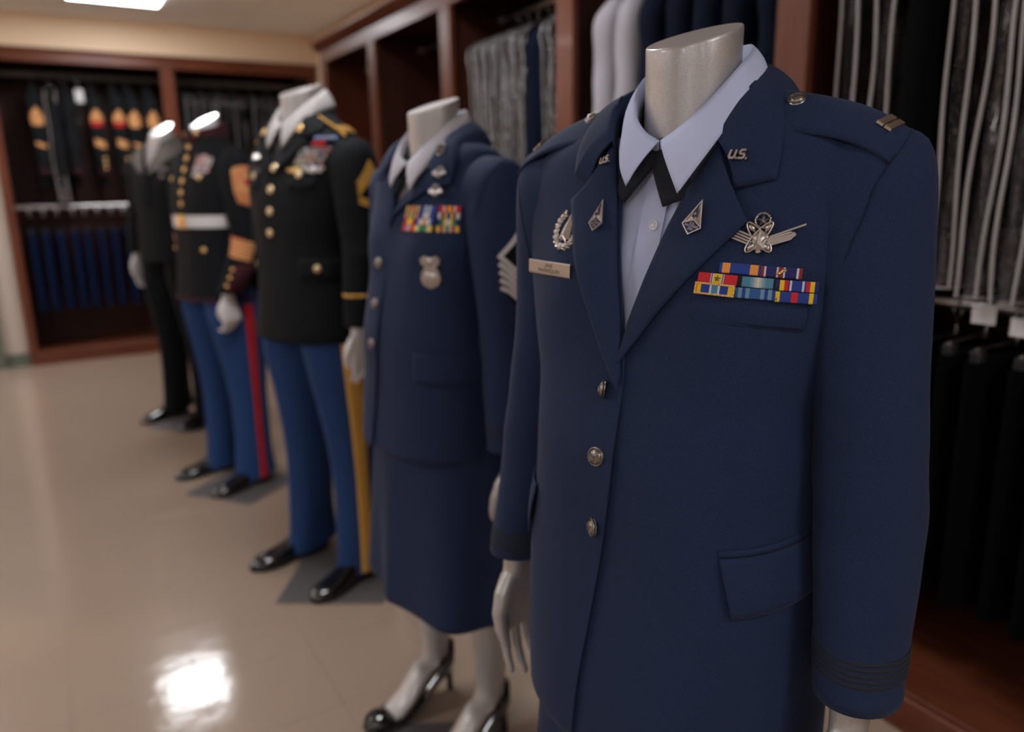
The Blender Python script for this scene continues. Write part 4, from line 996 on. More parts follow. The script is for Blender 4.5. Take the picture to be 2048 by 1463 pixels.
def leaf_dev(mb, fr, mi):
    for k, q in enumerate(((-.002, -.001), (.0005, .0006), (.003, .0022))): mb.dome(fr, q, .0026, .0015, 0, .0016, mi=mi, n=10, k=2, rot=.6 + (.5 if k % 2 else -.5))
def frame_dev(mb, fr, mi):
    w_, h_ = .0190, .0050; pts = []
    for a, b in (((-w_, -h_), (w_, -h_)), ((w_, -h_), (w_, h_)), ((w_, h_), (-w_, h_)), ((-w_, h_), (-w_, -h_))):
        m_ = 16 if abs(a[0] - b[0]) > .01 else 5
        for k in range(m_): pts.append((a[0] + (b[0] - a[0]) * k / m_, a[1] + (b[1] - a[1]) * k / m_))
    p, r, u, n = fr
    mb.strip(flat_map(fr), [(-w_, -h_), (w_, -h_), (w_, h_), (-w_, h_)], .0018, -.0015, .0006, mi, closed=True)
    for k, q in enumerate(pts): mb.dome(fr, q, .0014, .0008, .0, .0016, mi=mi, n=6, k=2, rot=.8)
for key, x, z, ex, off in (('a', .1205, 1.2170, None, .0022), ('b', .1540, 1.2150, ('gold', leaf_dev), .0022), ('c', .1035, 1.2068, ('oxide', star_dev), .003), ('d', .1372, 1.2048, None, .003), ('e', .1672, 1.2027, None, .003), ('f', .1030, 1.1966, ('gold', frame_dev), .0045), ('g', .1372, 1.1944, None, .003), ('h', .1668, 1.1920, None, .003)):
    fr = WT.frame(x + .003 + (x - .135) * .04, z, off, -.055)
    ribbon(J, fr, .0385, .0100, rib[key], extra=ex)
wings_badge(J, tilt(WT.frame(.135, 1.248, .0025, .02), -.07, .05))
wreath_badge(J, WT.frame(-.106, 1.248, .002, .0))
delta_pin(J, WT.frame(.0715, 1.2585, .0125, -.22)); delta_pin(J, tilt(WT.frame(-.053, 1.2590, .0125, -.05), -.22, -.10))
letters_us(J, WT.frame(.102, 1.322, .0125, -.06), 'satin', .82); letters_us(J, tilt(WT.frame(-.0595, 1.3225, .0125, .12), -.2, -.1), 'satin', .70)
p0, p1 = WT.front(-.085, 1.207), WT.front(-.150, 1.207); r = (p0 - p1) / np.linalg.norm(p0 - p1); r[1] *= .35; r /= np.linalg.norm(r); n = np.cross(r, [0, 0, 1.]); n /= np.linalg.norm(n); up = np.cross(n, r)
name_tag(J, spin(((p0 + p1) / 2 + n * .012 + np.array([.002, 0, -.003]), r, up, n), -.03), .074, .0168, ('JANE', 'MANNEQUIN'))
# pockets, darts and flaps
seam = lambda P, wd=.0015: MB().strip(SURF, P, wd, .0, .0007, sub=14).build('dart_seam', M['navy_seam'], J)
seam([(.141, 1.139), (.1435, 1.04), (.143, .938)]); seam([(.169, 1.104), (.1625, 1.02), (.163, .944)]); seam([(-.141, 1.139), (-.1435, 1.04), (-.143, .938)])
def welt(x0, x1, zt0, zt1, zb0, zb1):
    ruled(SURF, [(x0, zt0), (x1, zt1)], [(x0 + .002, zb0), (x1 - .003, zb1)], 24, 6, (.0016, .0016), .0010).build('pocket_welt', M['navy'], J, thick=.0012)
    m2 = MB(); m2.strip(SURF, [(x0, zt0), (x0 + .002, zb0), (x1 - .003, zb1), (x1, zt1)], .0012, .0016, .0028, sub=20); m2.build('pocket_stitch', M['navy_seam'], J)
welt(.082, .181, 1.188, 1.181, 1.167, 1.160)
UM = lambda u, z, o: WT.pt(u, z, o)
for sd in (1, -1):
    ua, ub = sd * U(.129, .925), sd * R_(84)
    A = [(ua, .922), (ub, .934)]; B = [(ua + sd * .10, .860), (ub, .872)]
    ruled(UM, A, B, 30, 9, (.003, .009 if sd > 0 else .005), .002).build('pocket_flap', M['navy'], J, thick=.0025)
    ruled(UM, [(ua - sd * .004, .930), (ub, .942)], [(ua, .922), (ub, .934)], 30, 3, (.0022, .0022), .001).build('flap_welt', M['navy'], J, thick=.0012)
# shoulder straps
RX, RZ = [.10, .125, .155, .20, .222, .25], [1.392, 1.386, 1.379, 1.363, 1.350, 1.325]
for sd, dz in ((1, 0.0), (-1, .002)):
    xs = np.linspace(.100, .234, 28); ws = np.linspace(-.045, .014, 12)
    top = lambda x, w_: np.array([sd * x, w_, float(hermite(RX, RZ, x)) + dz * min(1, x / .2) - ((.042 - .016 * (x - .1) / .134) * (.35 * abs(w_) / .045 + .65 * (w_ / .045)**2) if w_ < 0 else 5 * w_ * w_)])
    o = MB().grid(np.array([[top(x, w_) for x in xs] for w_ in ws])).build('shoulder_strap', M['navy'], J, thick=.0030)
    def tf(x, w_):
        p = top(x, w_); r = top(x + .004, w_) - top(x - .004, w_); q = top(x, w_ + .004) - top(x, w_ - .004)
        r = r / np.linalg.norm(r) * sd; n = np.cross(r, q); n /= np.linalg.norm(n); n = n if n[2] > 0 else -n
        return p + n * .002, r, np.cross(n, r), n
    button(J, tf(.131, -.016), .0088, 'oxide', .0045)
    fr = tf(.219, -.012); mb = MB()
    for k in (-1, 1): mb.prism(fr, [(-.0036 + k * .0044, -.0115), (.0036 + k * .0044, -.0115), (.0036 + k * .0044, .0115), (-.0036 + k * .0044, .0115)], 0, .0024, 0, inset=.05)
    for y in (-.006, .006): mb.prism(fr, [(-.004, y - .001), (.004, y - .001), (.004, y + .001), (-.004, y + .001)], 0, .0014)
    mb.build('rank_bar', M['silver'], J)
# ---- second figure, in skirt
S_LOC, S_RZ = (.70, 1.45, .004), R_(-80)
WT = Torso([(z, a * (.93 if 1.0 < z < 1.1 else (.80 if 1.1 < z < 1.35 else 1.0)), f, b) for z, a, f, b in W_RINGS], WT.bumps, n=2.6)
S_SL = [[q[:1] + (q[1],) + q[2:] for q in SL_L], [q[:1] + (q[1],) + q[2:] for q in SL_R]]
S_SL[1] = [q[:1] + (q[1] - .052 * (1 - .6 * q[0]),) + q[2:] for q in S_SL[1]]; S_SL[0] = [q[:1] + (q[1] - .012 * (1 - q[0]),) + q[2:] for q in S_SL[0]]
S_SL[0][-1] = (1., .250, -.02, .800, .046, .053, 0); S_SL[1][-1] = (1., .235, .0, .800, .046, .053, 0)
root, J, dS = woman('navy skirt mannequin with ribbon rack and white sleeve stripes, second in line', S_LOC, S_RZ, .76, dx=-.028, fine=False, vz=.135, sl=S_SL, skirt_hem=.405, hands=((.02, .0, .0), (.03, .05, .02)))
womens_shirt(root, 'shirt_white', dS, False)
for z in (1.147, 1.064, .983): button(J, WT.frame(-.042, z, .006), .0108, 'oxide', .0055)
cols = [OR, YE, RD, WH, BL, TE, NV, MA, (.05, .22, .06), (.30, .04, .20), LB]
rg = random.Random(4)
for i in range(3):
    for j in range(4):
        c = [rg.choice(cols) for _ in range(4)]
        if j == 3 and i == 0: c = [YE, BL, RD, BL]
        bands = [(2, c[0]), (2, c[1]), (1.2, WH if i % 2 else YE), (2.5, c[2]), (1.2, WH if i % 2 else YE), (2, c[1]), (2, c[0])]
        if (i, j) == (2, 3): bands = [(3, RD), (1.5, WH), (2, RD), (2, YE), (2, RD), (1.5, WH), (3, RD)]
        if (i, j) == (1, 0): bands = [(1.5, YE), (1, WH), (4, (.05, .22, .06)), (1, WH), (1.5, YE)]
        if (i, j) == (0, 0): bands = [(4, RD), (1, WH), (1, BL), (1, WH), (4, RD)]
        ribbon(J, WT.frame(.047 + .046 * i, 1.2185 + .0122 * j, .003, -.02), .0445, .0118, bands)
fr = WT.frame(.094, 1.361, .0125); mb = MB(); th = np.linspace(0, 2 * PI, 24)
mb.tube([fr[0] + fr[1] * .0115 * math.cos(a) + fr[2] * .0115 * math.sin(a) + fr[3] * .001 for a in th], .0016, n=6); mb.build('ring_pin', M['oxide'], J)
letters_us(J, WT.frame(.094, 1.361, .0125), 'oxide', .7)
for z, x in ((1.318, .112), (1.286, .112)):
    fr = WT.frame(x, z, .016); mb = MB()
    for k in range(14):
        a = k * PI * 2 / 14; mb.dome(fr, (.010 * math.cos(a), .010 * math.sin(a)), .0032, .0018, 0, .003, n=8, k=2, rot=a + .8)
    raised_star(mb, fr, .009, (0, 0), .001, .005); mb.prism(fr, [(-.018, -.004), (.0, -.007), (.018, -.004), (.016, .003), (-.016, .003)], 0, .0022, inset=.1)
    mb.build('silver_badge', M['oxide'], J)
fr = WT.frame(.112, 1.137, .003); mb = MB()
mb.prism(fr, [(-.012, .034), (-.0215, .026), (-.020, .018), (-.012, .012), (-.0195, 0), (-.022, -.014), (-.016, -.026), (0, -.034), (.016, -.026), (.022, -.014), (.0195, 0), (.012, .012), (.020, .018), (.0215, .026), (.012, .034), (0, .030)], 0, .003, inset=.08)
mb.dome(fr, (0, -.012), .014, .016, .002, .0055, n=22); mb.dome(fr, (0, .022), .008, .008, .002, .0062, n=16)
for sd in (1, -1): mb.prism(fr, [(sd * .003, .02), (sd * .017, .028), (sd * .015, .018)], .002, .0048, inset=.1)
mb.build('shield_badge', M['satin'], J)
def flap(J, x0, x1, z, h, mat): ruled(lambda u, zz, o: WT.pt(u, zz, o), [(U(x0, z), z), (R_(80), z)], [(U(x0, z) + .02, z - h), (R_(80), z - h)], 26, 8, (.003, .007), .002).build('pocket_flap', M[mat], J, thick=.0025)
flap(J, .092, .17, .983, .060, 'navy')
def sleeve_patch(J, tb, side, z, name, mats, bands, fills=(), sc=1.0, dth=0.0):
    """embroidered rank: backing plus bands, laid on the outer face of the sleeve"""
    T_ = Tube(tb, side); mp = T_.mapper(z, dth); mb = MB()
    for poly, mi, h in fills: 
        rows = []
        A, B = poly
        ruled(mp, [(x * sc, y * sc) for x, y in A], [(x * sc, y * sc) for x, y in B], 14, 7, (h, h), 0, mb=mb, mi=mi)
    for pts, wd, mi in bands: mb.strip(mp, [(x * sc, y * sc) for x, y in pts], wd * sc, .0014, .0036, mi, sub=4)
    return mb.build(name, mats, J)
bands = [([(-.046, .018), (-.022, .038), (0, .060), (.022, .038), (.046, .018)], .0085, 0)]
for k in range(5):
    y = -.002 - k * .0135; bands.append(([(-.050, y + .022 - k * .002), (-.034, y + .006), (-.018, y - .010), (0, y - .018 - k * .0005), (.018, y - .010), (.034, y + .006), (.050, y + .022 - k * .002)], .0085, 0))
a = np.linspace(0, 2 * PI, 11)
bands.append(([(x, y - .012) for x, y in star_poly(.013)] + [(0, .001)], .004, 0))
sleeve_patch(J, S_SL[0], 1, 1.150, 'rank_chevrons', [M['white_cloth'], M['black']], bands, fills=[(([(-.050, .018), (0, .064)], [(-.050, -.065), (0, -.088)]), 1, .0012), (([(0, .064), (.050, .018)], [(0, -.088), (.050, -.065)]), 1, .0012)], sc=.86)
# ------------------------------------------------------------------ the three men's figures
MT = Torso([(.78,.205,.165,.14),(.84,.205,.165,.14),(.95,.196,.155,.13),(1.05,.186,.145,.12),(1.12,.186,.140,.12),(1.22,.198,.138,.122),(1.30,.208,.130,.124),(1.37,.214,.112,.12),(1.42,.212,.094,.112),(1.45,.198,.084,.10),(1.472,.165,.077,.09),(1.49,.130,.073,.085),(1.508,.095,.070,.08),(1.53,.080,.072,.08),(1.56,.076,.072,.08)], n=2.5)
MSL = [(0,.168,0,1.362,.095,.068,1.35),(.12,.205,0,1.362,.092,.070,.9),(.25,.228,0,1.315,.070,.072,.4),(.4,.240,0,1.20,.064,.072,.05),(.65,.256,-.012,1.09,.058,.066,0),(1.,.258,-.04,.89,.047,.054,0)]
MSR = [(0,.148,0,1.362,.092,.066,1.35),(.12,.180,0,1.362,.088,.068,.9),(.25,.200,0,1.315,.068,.070,.4),(.4,.212,0.004,1.20,.062,.070,.05)] + [(.65,.226,.018,1.08,.056,.062,0),(1.,.205,.065,.875,.047,.054,0)]
MSURF = lambda x, z, o: MT.front(x, z, o)
MU = lambda x, z: float(MT.u_of(x, z))
def man(label, loc, rz, jmat, tmat, stripe, hem, xr, xl, over, cut, hand_mat='glove', neck_mat='mannequin', zc=1.60, slope=.34, closed=False, fist=(False, False), hand_scale=1.05, name='jacket', sl=MSL, sth=0.0, nr=.060, sr=None):
    sr = sr or sl
    root = thing('mannequin', label, 'mannequin', loc, rz, 'uniformed display mannequins')
    neck(root, nr, nr, zc, slope, neck_mat, z0=1.36)
    for sd, q in ((1, sl[-1]), (-1, sr[-1])):
        hand(root, sd, (sd * q[1], q[2] - .012, q[3] - .025), hand_mat, spread=.04, curl=.2, s=hand_scale, voxel=.004, fist=fist[0 if sd > 0 else 1], tilt=.08)
    for sd, ry in ((1, .13), (-1, -.13)):
        trouser(root, sd, (.098, -.006), (.138, .0), tmat, stripe, sth); shoe(root, sd * .140, .0, ry)
    J = jacket(root, MT, hem, cut, xr, xl, over, jmat, nz=64, nu=96, name=name)
    for sd in (1, -1): sleeve(J, Tube(sl if sd > 0 else sr, sd), jmat, n=40, m=32, ph=sd)
    return root, J
def base_plate(loc, rz, label):
    o = MB().box((0, 0, .002), (.35, .35, .004), b=.001).build('base_plate', M['plate']); o.location = loc; o.rotation_euler = (0, 0, rz)
    return tag(o, label, 'base plate', 'grey base plates under the mannequins')
def cloth_rank(J, sl, side, z, up, down, mat, back, sc=1.0, dth=0.0, dev=None, h=.011, thin=.82):
    bands = []
    for k in range(up):
        y = .006 + k * h * 1.35; bands.append(([(-.044, y - .026), (-.022, y - .003), (0, y + .022), (.022, y - .003), (.044, y - .026)], h * thin, 0))
    for k in range(down):
        y = -.030 - k * h * 1.15; q = np.linspace(-1, 1, 9); bands.append(([(.044 * v, y - .016 * (1 - v * v)) for v in q], h * thin, 0))
    top, bot = .034 + up * h * 1.35, -.050 - max(0, down - 1) * h * 1.15
    fills = [(([(-.048, -.028), (-.046, top - .046), (0, top)], [(-.048, -.028), (-.04, bot + .012), (0, bot - .006)]), 1, .0012), (([(0, top), (.046, top - .046), (.048, -.028)], [(0, bot - .006), (.04, bot + .012), (.048, -.028)]), 1, .0012)]
    if dev: bands.append((dev, .011, 0))
    return sleeve_patch(J, sl, side, z, 'rank_chevrons', [M[mat], M[back]], bands, fills, sc, dth)
def gold_button(J, x, z, r=.0115, name='button', off=.005, mat='gold'): return button(J, MT.frame(x, z, off), r, mat, .006, relief=False, name=name)
def arm_button(J, sl, side, t, th, r=.008):
    T_ = Tube(sl, side); p = T_.pt(t, th, .002); q = T_.pt(t, th + .05, .002); w_ = T_.pt(t + .02, th, .002)
    a = (q - p) / np.linalg.norm(q - p); u = (p - w_) / np.linalg.norm(p - w_); n = np.cross(a, u); out = p - T_.pt(t, th, -.02)
    if n @ out < 0: a, n = -a, -n
    return button(J, (p, a, np.cross(n, a), n), r, 'gold', .005, relief=False, name='cuff_button')
def arm_band(J, sl, side, t0, t1, mat, name='cuff_band', h=.0022, arc=None):
    T_ = Tube(sl, side); a_ = np.linspace(0, 2 * PI, 33) if arc is None else np.linspace(arc[0], arc[1], 20)
    mb = MB(); mb.grid(np.array([T_.pt(q, a_, o) for q, o in ((t0, .0005), (t0 + .002, h), (t1 - .002, h), (t1, .0005))]))
    return mb.build(name, M[mat], J)
def medal_rack(J, x, z, cols, rows, rw, rh, pal, seed, fnc=None, skew=0.0, rot=-.02, name='ribbon'):
    rg = random.Random(seed)
    for j in range(rows):
        for i in range(cols - (1 if j == rows - 1 and cols > 2 else 0)):
            c = [rg.choice(pal) for _ in range(3)]
            ribbon(J, MT.frame(x + (i - (cols - 1) / 2) * rw * .93 + skew * j, z + j * rh, .003, rot), rw, rh * .96, [(2, c[0]), (1, WH), (2, c[1]), (1.5, c[2]), (2, c[1]), (1, WH), (2, c[0])], name=name)
XRc = [(.55, .03), (1.6, .03)]; XLc = [(.55, -.012), (1.6, -.012)]
# ---- soldier with the gold trouser stripe
A_LOC, A_RZ = (.735, 2.460, .004), R_(-70)
xr = [(.7, .03), (1.2, .03), (1.33, .02), (1.355, -.008), (1.40, -.022), (1.46, -.055), (1.50, -.075), (1.53, -.078)]
xl = [(.7, -.016), (.84, -.016), (1.0, -.016), (1.25, -.014), (1.335, -.012), (1.355, .006), (1.40, .026), (1.46, .058), (1.50, .076), (1.53, .079)]
root, J = man('black-coated mannequin with blue trousers and wide gold leg stripe, third in line', A_LOC, A_RZ, 'black', 'blue', ('gold_cloth', .26), .83, xr, xl, 'L', 1.52, sth=.30, hand_scale=.95, sr=MSR)
root.scale = (1.03, 1.03, 1.0)
g = MB(); zz = np.linspace(1.28, 1.52, 24); ww = np.linspace(-1, 1, 21)
g.grid(np.array([[MT.front(w * .085 * (1 if z < 1.48 else .85), z, -.012) for w in ww] for z in zz])); g.build('shirt_front', M['shirt_beige'], root)
tp = [(.002,-.078,1.492),(.026,-.074,1.504),(.052,-.056,1.530),(.070,-.010,1.568),(.054,.05,1.598),(.0,.078,1.603)]
bt = [(.034,-.110,1.418),(.056,-.098,1.448),(.076,-.072,1.484),(.092,-.020,1.522),(.074,.066,1.545),(.0,.092,1.55)]
shirt_collar(root, tp, bt, 'shirt_beige')
tb = MB(); tb.prism(MT.frame(0, 1.475, -.008), [(-.020, .018), (.020, .018), (.013, -.022), (-.013, -.022)], 0, .012, inset=.12)
tb.grid(np.array([[MT.front(x * (.014 + (1.46 - z) * .10), z, -.004 + .003 * (1 - x * x)) for x in np.linspace(-1, 1, 7)] for z in np.linspace(1.462, 1.33, 12)])); tb.build('necktie', M['tie'], root, thick=.003)
lapel(J, MT, [(.004, 1.345), (.026, 1.40), (.058, 1.46), (.070, 1.487)], [(.000, 1.335), (.080, 1.395), (.122, 1.432), (.112, 1.442), (.098, 1.448)], 'black')
lapel(J, MT, [(-.012, 1.350), (-.022, 1.40), (-.055, 1.46), (-.070, 1.487)], [(-.014, 1.340), (-.080, 1.395), (-.122, 1.432), (-.112, 1.442), (-.098, 1.448)], 'black', offs=(.003, .007))
bk = [(R_(75), 1.525, float(MT.u_of(.14, 1.482)), 1.482), (R_(95), 1.552, R_(95), 1.497), (R_(135), 1.562, R_(135), 1.505), (R_(180), 1.565, R_(180), 1.505)]
for sd in (1, -1): coat_collar(J, MT, [(MU(.070, 1.487), 1.487, MU(.098, 1.448), 1.448), (MU(.074, 1.505), 1.505, MU(.135, 1.455), 1.455)] + bk, 'black', sd)
for x, z in ((.002, 1.362), (-.002, 1.298), (-.006, 1.233), (-.012, 1.168)): gold_button(J, x, z, .0128, mat='gold_pale')
for x, z in ((.112, 1.340), (-.112, 1.340), (.15, 1.062), (-.15, 1.062)): gold_button(J, x, z, .0115, mat='gold_pale')
pal = [(.26, .03, .035), (.03, .035, .09), (.26, .24, .24), (.20, .17, .13), (.12, .02, .025), (.28, .19, .05), (.05, .10, .05), (.03, .05, .14), (.18, .08, .07)]
for j, (cx, cz, nn) in enumerate(((.135, 1.368, 3), (.138, 1.379, 3), (.141, 1.390, 3), (.146, 1.401, 3), (.150, 1.412, 3))):
    for i in range(nn):
        rg = random.Random(j * 7 + i); c = [rg.choice(pal) for _ in range(3)]
        ribbon(J, MT.frame(cx + (i - 1) * .031, cz, .003), .032, .0105, [(2, c[0]), (1, (.30, .28, .28)), (2, c[1]), (1, c[2]), (2, c[1]), (1, (.30, .28, .28)), (2, c[0])])
fr = MT.frame(.160, 1.428, .004); mb = MB(); mb.prism(fr, [(-.02, -.006), (.02, -.006), (.02, .006), (-.02, .006)], 0, .002); mb.build('red_unit_badge', M['red'], J)
fr = MT.frame(.175, 1.442, .004); mb = MB(); mb.prism(fr, [(-.034, -.006), (.034, -.006), (.034, .006), (-.034, .006)], 0, .002, 0); mb.strip(flat_map(fr), [(-.03, 0), (.03, 0)], .003, .002, .0045, 1); mb.build('long_blue_badge', [dye((.10, .17, .36)), M['silver']], J)
def wing_pin(x, z, s, mat, rot=0.0):
    fr = MT.frame(x, z, .004, rot); mb = MB()
    mb.dome(fr, (0, 0), .008 * s, .010 * s, 0, .005, n=14)
    for sd in (1, -1):
        for k in range(3): mb.strip(flat_map(fr), [(sd * .005 * s, (.004 - .004 * k) * s), (sd * .018 * s, (.008 - .006 * k) * s), (sd * (.034 - .005 * k) * s, (.006 - .005 * k) * s)], .0036 * s, .0, .003)
    return mb.build('metal_badge', M[mat], J)
wing_pin(.095, 1.352, .9, 'gold', .1); wing_pin(.155, 1.352, 1.1, 'silver', -.05)
fr = MT.frame(.088, 1.470, .013); mb = MB(); mb.dome(fr, (0, 0), .0125, .0125, 0, .004, n=22); mb.build('collar_disc', M['gold'], J)
fr = MT.frame(-.088, 1.470, .012); mb = MB(); mb.dome(fr, (0, 0), .0125, .0125, 0, .004, n=22); mb.build('collar_disc', M['gold'], J)
fr = MT.frame(-.11, 1.40, .004); mb = MB(); mb.prism(fr, [(-.03, -.008), (.03, -.008), (.03, .008), (-.03, .008)], 0, .003, inset=.08); mb.build('silver_badge', M['silver'], J)
fr = MT.frame(-.10, 1.355, .004); mb = MB(); mb.prism(fr, [(-.034, -.007), (.034, -.007), (.034, .007), (-.034, .007)], 0, .003, inset=.05); mb.build('name_tag', M['ink'], J)
cloth_rank(J, MSL, 1, 1.285, 3, 2, 'gold_cloth', 'black', .82)
cloth_rank(J, MSR, -1, 1.285, 3, 2, 'gold_cloth', 'black', .82)
for sd in (1, -1):
    arm_band(J, MSL if sd > 0 else MSR, sd, .832, .848, 'gold_cloth', 'cuff_braid')
    T_ = Tube(MSL if sd > 0 else MSR, sd); mb = MB(); mpv = T_.mapper(1.0, -.9)
    for k in range(3): mb.strip(mpv, [(-.03, -.012 + k * .013), (.03, .012 + k * .013)], .008, .001, .003, sub=3)
    mb.build('service_stripe', M['gold_cloth'], J)
ruled(MSURF, [(.075, 1.335), (.165, 1.335)], [(.077, 1.305), (.12, 1.298), (.163, 1.305)], 20, 6, (.003, .005), .001).build('pocket_flap', M['black'], J, thick=.002)
ruled(MSURF, [(-.075, 1.335), (-.165, 1.335)], [(-.077, 1.305), (-.12, 1.298), (-.163, 1.305)], 20, 6, (.003, .005), .001).build('pocket_flap', M['black'], J, thick=.002)
for sd in (1, -1): ruled(lambda u, z, o: MT.pt(u, z, o), [(sd * MU(.10, 1.09), 1.09), (sd * R_(82), 1.09)], [(sd * MU(.10, 1.09) + sd * .02, 1.032), (sd * R_(82), 1.032)], 22, 6, (.003, .006), .001).build('pocket_flap', M['black'], J, thick=.002)
for sd in (1, -1):   # gold shoulder loops
    xs = np.linspace(.110, .225, 20); RXm, RZm = [.095, .13, .165, .198, .225], [1.512, 1.494, 1.476, 1.458, 1.440]
    mb = MB(); tp_ = lambda x, w_: (sd * x, w_, float(hermite(RXm, RZm, x)) + .012 - 5 * w_ * w_)
    o = mb.grid(np.array([[tp_(x, w_) for x in xs] for w_ in np.linspace(-.028, .018, 6)])).build('shoulder_strap', M['black'], J, thick=.003)
    mb = MB()
    for k in range(3): mb.tube([tp_(.185 + .012 * k, w_) for w_ in np.linspace(-.03, .02, 8)], .0045, n=6)
    mb.tube([tp_(x, -.026) for x in xs], .0030, n=6); mb.build('gold_loop', M['gold_cloth'], J)
base_plate((.711, 2.336, 0), R_(-33), 'grey square base plate under the left shoe of the gold-striped mannequin')
# ---- figure with the white belt and red trouser stripe
B_LOC, B_RZ = (.630, 3.53, .004), R_(-72)
BSL = [(0,.168,0,1.375,.095,.068,1.35),(.12,.205,0,1.375,.092,.070,.9),(.25,.228,0,1.325,.072,.074,.4),(.4,.240,.004,1.21,.066,.075,.05),(.65,.250,-.004,1.09,.060,.068,-.0),(.82,.245,-.04,.99,.054,.060,0),(1.,.228,-.085,.885,.050,.055,0)]
BSR = BSL[:4] + [(.65,.240,.0,1.10,.058,.064,0),(.82,.225,.01,1.02,.054,.060,0),(1.,.248,.0,.935,.050,.055,0)]
root, J = man('mannequin with white belt, gold buttons and red trouser stripe, fourth in line', B_LOC, B_RZ, 'black', 'blue', ('red', .17), .845, XRc, XLc, 'L', 1.52, neck_mat='mannequin_white', zc=1.588, slope=.55, fist=(True, False), hand_scale=1.05, sl=BSL, nr=.053, sr=BSR)
us = np.linspace(0, 2 * PI, 64, endpoint=False)
stand = MB(); stand.loft([np.stack([(.082 - .06 * (z - 1.49)) * np.sin(us), -(.084 - .05 * (z - 1.49)) * np.cos(us) + .004, z + .30 * -(-(.08) * np.cos(us)) * -1 * 0 + 0 * us + (z - 1.49) * .30 * np.cos(us) * -1], -1) for z in (1.49, 1.515, 1.54, 1.562)], ends=(False, False))
stand.build('standing_collar', M['maroon'], J, thick=.004)
for sd in (1, -1):
    p = np.array([sd * .052, -.068, 1.532]); n = np.array([sd * .6, -.8, 0.]); r = np.array([.8, sd * .6, 0.]); mb = MB(); mb.dome((p, r, np.array([0, 0, 1.]), n), (0, 0), .011, .011, 0, .005, n=16); mb.build('collar_ornament', M['gold'], J)
for z in (1.478, 1.432, 1.386, 1.340, 1.294, 1.248): gold_button(J, .002, z, .0125)
bt = MB(); bt.loft([MT.pt(us, z, o) for z, o in ((1.150, .002), (1.150, .006), (1.200, .006), (1.200, .002))], ends=(False, False), smooth=False)
belt = tag(bt.build('belt', M['white_cloth'], J), 'white cloth waist belt')
fr = MT.frame(0, 1.175, .007); mb = MB(); mb.prism(fr, [(-.030, -.028), (.030, -.028), (.030, .028), (-.030, .028)], 0, .005, inset=.1); mb.dome(fr, (0, 0), .018, .018, .003, .009, n=20); mb.build('belt_buckle', M['gold'], J)
hm = MB(); hm.loft([MT.pt(us, z, o) for z, o in ((.843, .001), (.843, .004), (.857, .004), (.857, .001))], ends=(False, False), smooth=False); tag(hm.build('hem_piping', M['maroon'], J), 'dark red piping along the hem')
ep = MB(); ep.strip(MSURF, [(.022, .86), (.022, 1.14)], .005, .003, .005, sub=12); ep.strip(MSURF, [(.019, 1.21), (.019, 1.48)], .005, .003, .005, sub=12); ep.build('front_piping', M['maroon'], J)
for x, z in ((.115, 1.352), (-.115, 1.352), (.12, 1.060), (-.12, 1.060)): gold_button(J, x, z, .0105)
pal2 = [(.42, .38, .34), RD, (.40, .30, .22), WH, (.28, .30, .26), NV, (.45, .12, .10)]
medal_rack(J, .118, 1.378, 3, 6, .031, .0115, pal2, 12, skew=.002)
fr = MT.frame(.105, 1.362, .004); mb = MB(); mb.prism(fr, [(-.035, -.004), (0, -.010), (.035, -.004), (.03, .005), (-.03, .005)], 0, .003, inset=.1); mb.build('marksman_badge', M['silver'], J)
cloth_rank(J, BSL, 1, 1.315, 3, 4, 'red', 'amber_cloth', .96, thin=.22, dev=[(-.007, -.012), (.007, -.012), (.007, -.004), (-.007, -.004)])
cloth_rank(J, BSR, -1, 1.315, 3, 4, 'red', 'amber_cloth', .96, thin=.22)
for sd, tb in ((1, BSL), (-1, BSR)):
    T_ = Tube(tb, sd); mb = MB(); mpv = T_.mapper(1.06, .7); rd = MB()
    rd.grid(np.array([mpv(np.linspace(-.048, .048, 12), np.full(12, h_) + np.linspace(-.014, .014, 12), .0012) for h_ in np.linspace(-.036, .046, 6)])).build('stripe_backing', M['red'], J)
    for k in range(5): mb.strip(mpv, [(-.045, -.042 + k * .0155), (.045, -.014 + k * .0155)], .0115, .0014, .0036, sub=6)
    mb.build('service_stripe', M['amber_cloth'], J)
    arm_band(J, tb, sd, .80, .995, 'maroon', 'cuff_slash', arc=(-1.4, .9))
    for k in range(3): arm_button(J, tb, sd, .83 + .055 * k, .95)
base_plate((.612, 3.389, 0), R_(-52.5), 'grey square base plate under the mannequin with red-striped trousers')
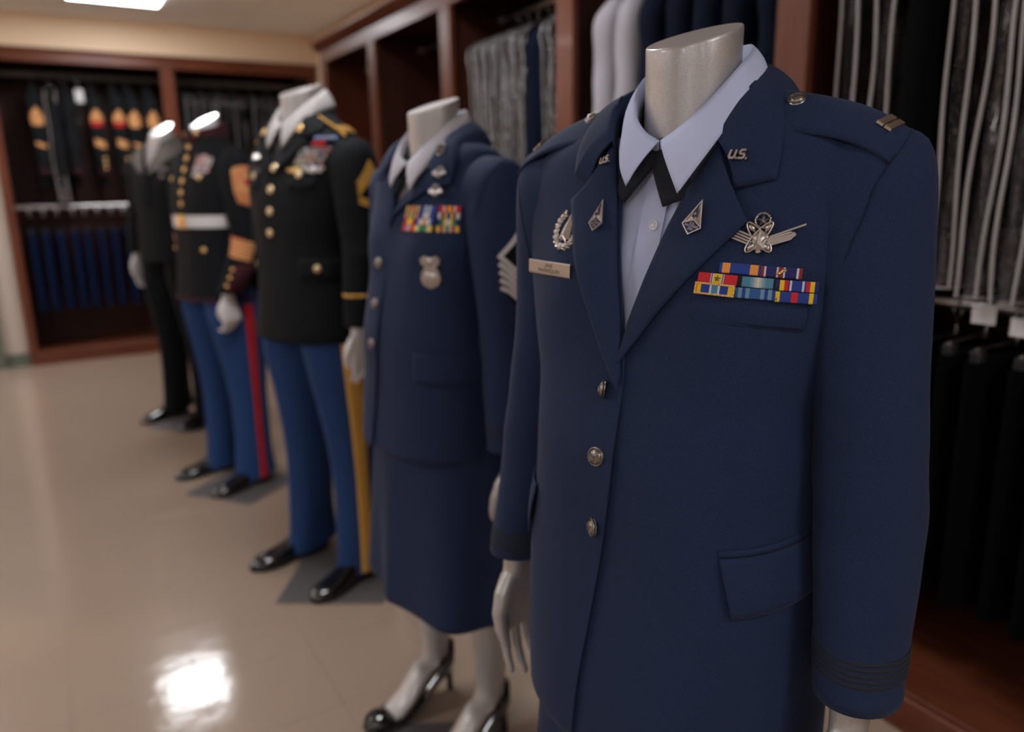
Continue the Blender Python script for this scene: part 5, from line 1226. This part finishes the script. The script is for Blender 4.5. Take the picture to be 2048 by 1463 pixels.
# ---- sailor
C_LOC, C_RZ = (.60, 4.64, .004), R_(-60)
root, J = man('all-black mannequin with wide grey collar and white neck, farthest in line', C_LOC, C_RZ, 'black', 'black', None, .90, [(.55, 0.0), (1.36, 0.0), (1.42, -.03), (1.50, -.062), (1.53, -.07)], [(.55, .003), (1.36, .003), (1.42, .03), (1.50, .062), (1.53, .07)], 'L', 1.52, hand_mat='glove', neck_mat='mannequin_white', zc=1.578, slope=.60, hand_scale=1.0, name='jumper', sl=MSL[:4] + [(.65,.258,-.012,1.10,.058,.066,0),(1.,.272,-.035,.935,.050,.057,0)])
root.scale = (1.0, 1.0, 1.03)
for sd in (1, -1):
    H = [(MU(.006, 1.37), 1.37, MU(.030, 1.352), 1.352), (MU(.034, 1.43), 1.43, MU(.12, 1.41), 1.41), (MU(.060, 1.49), 1.49, float(MT.u_of(.17, 1.46)), 1.460), (R_(90), 1.54, R_(92), 1.462), (R_(135), 1.55, R_(132), 1.40), (R_(180), 1.55, R_(180), 1.38)]
    o = coat_collar(J, MT, H, 'grey_collar', sd, offs=(.005, .010), roll=.004); o.name = 'sailor_collar'
g = MB(); g.grid(np.array([[MT.front(w * .07, z, -.010) for w in np.linspace(-1, 1, 13)] for z in np.linspace(1.34, 1.52, 14)])); g.build('undershirt', M['white_cloth'], root)
nt = MB()
for sd in (1, -1): nt.grid(np.array([[MT.front(sd * (.004 + .02 * w + .03 * max(0, (z - 1.37) / .06)), z, .006 + .006 * math.sin(w * PI)) for w in np.linspace(0, 1, 6)] for z in np.linspace(1.43, 1.20, 16)]))
nt.dome(MT.frame(0, 1.365, .008), (0, 0), .016, .018, 0, .02, n=16); nt.build('neckerchief', M['tie'], J)
medal_rack(J, .115, 1.372, 3, 2, .032, .0115, [(.30, .14, .10), NV, (.25, .22, .30), RD, WH, (.10, .12, .2)], 5)
fr = MT.frame(.115, 1.340, .004); mb = MB(); mb.dome(fr, (0, 0), .014, .012, 0, .004, n=16); raised_star(mb, fr, .012, (0, 0), .002, .006)
mb.build('breast_badge', M['oxide'], J)
cloth_rank(J, MSL, 1, 1.23, 2, 0, 'white_cloth', 'black', .8)
base_plate((.575, 4.566, 0), R_(-46), 'grey square base plate under the all-black mannequin')
base_plate((.575, 1.345, 0), R_(-31), 'dark base plate under the court shoes of the skirt mannequin')
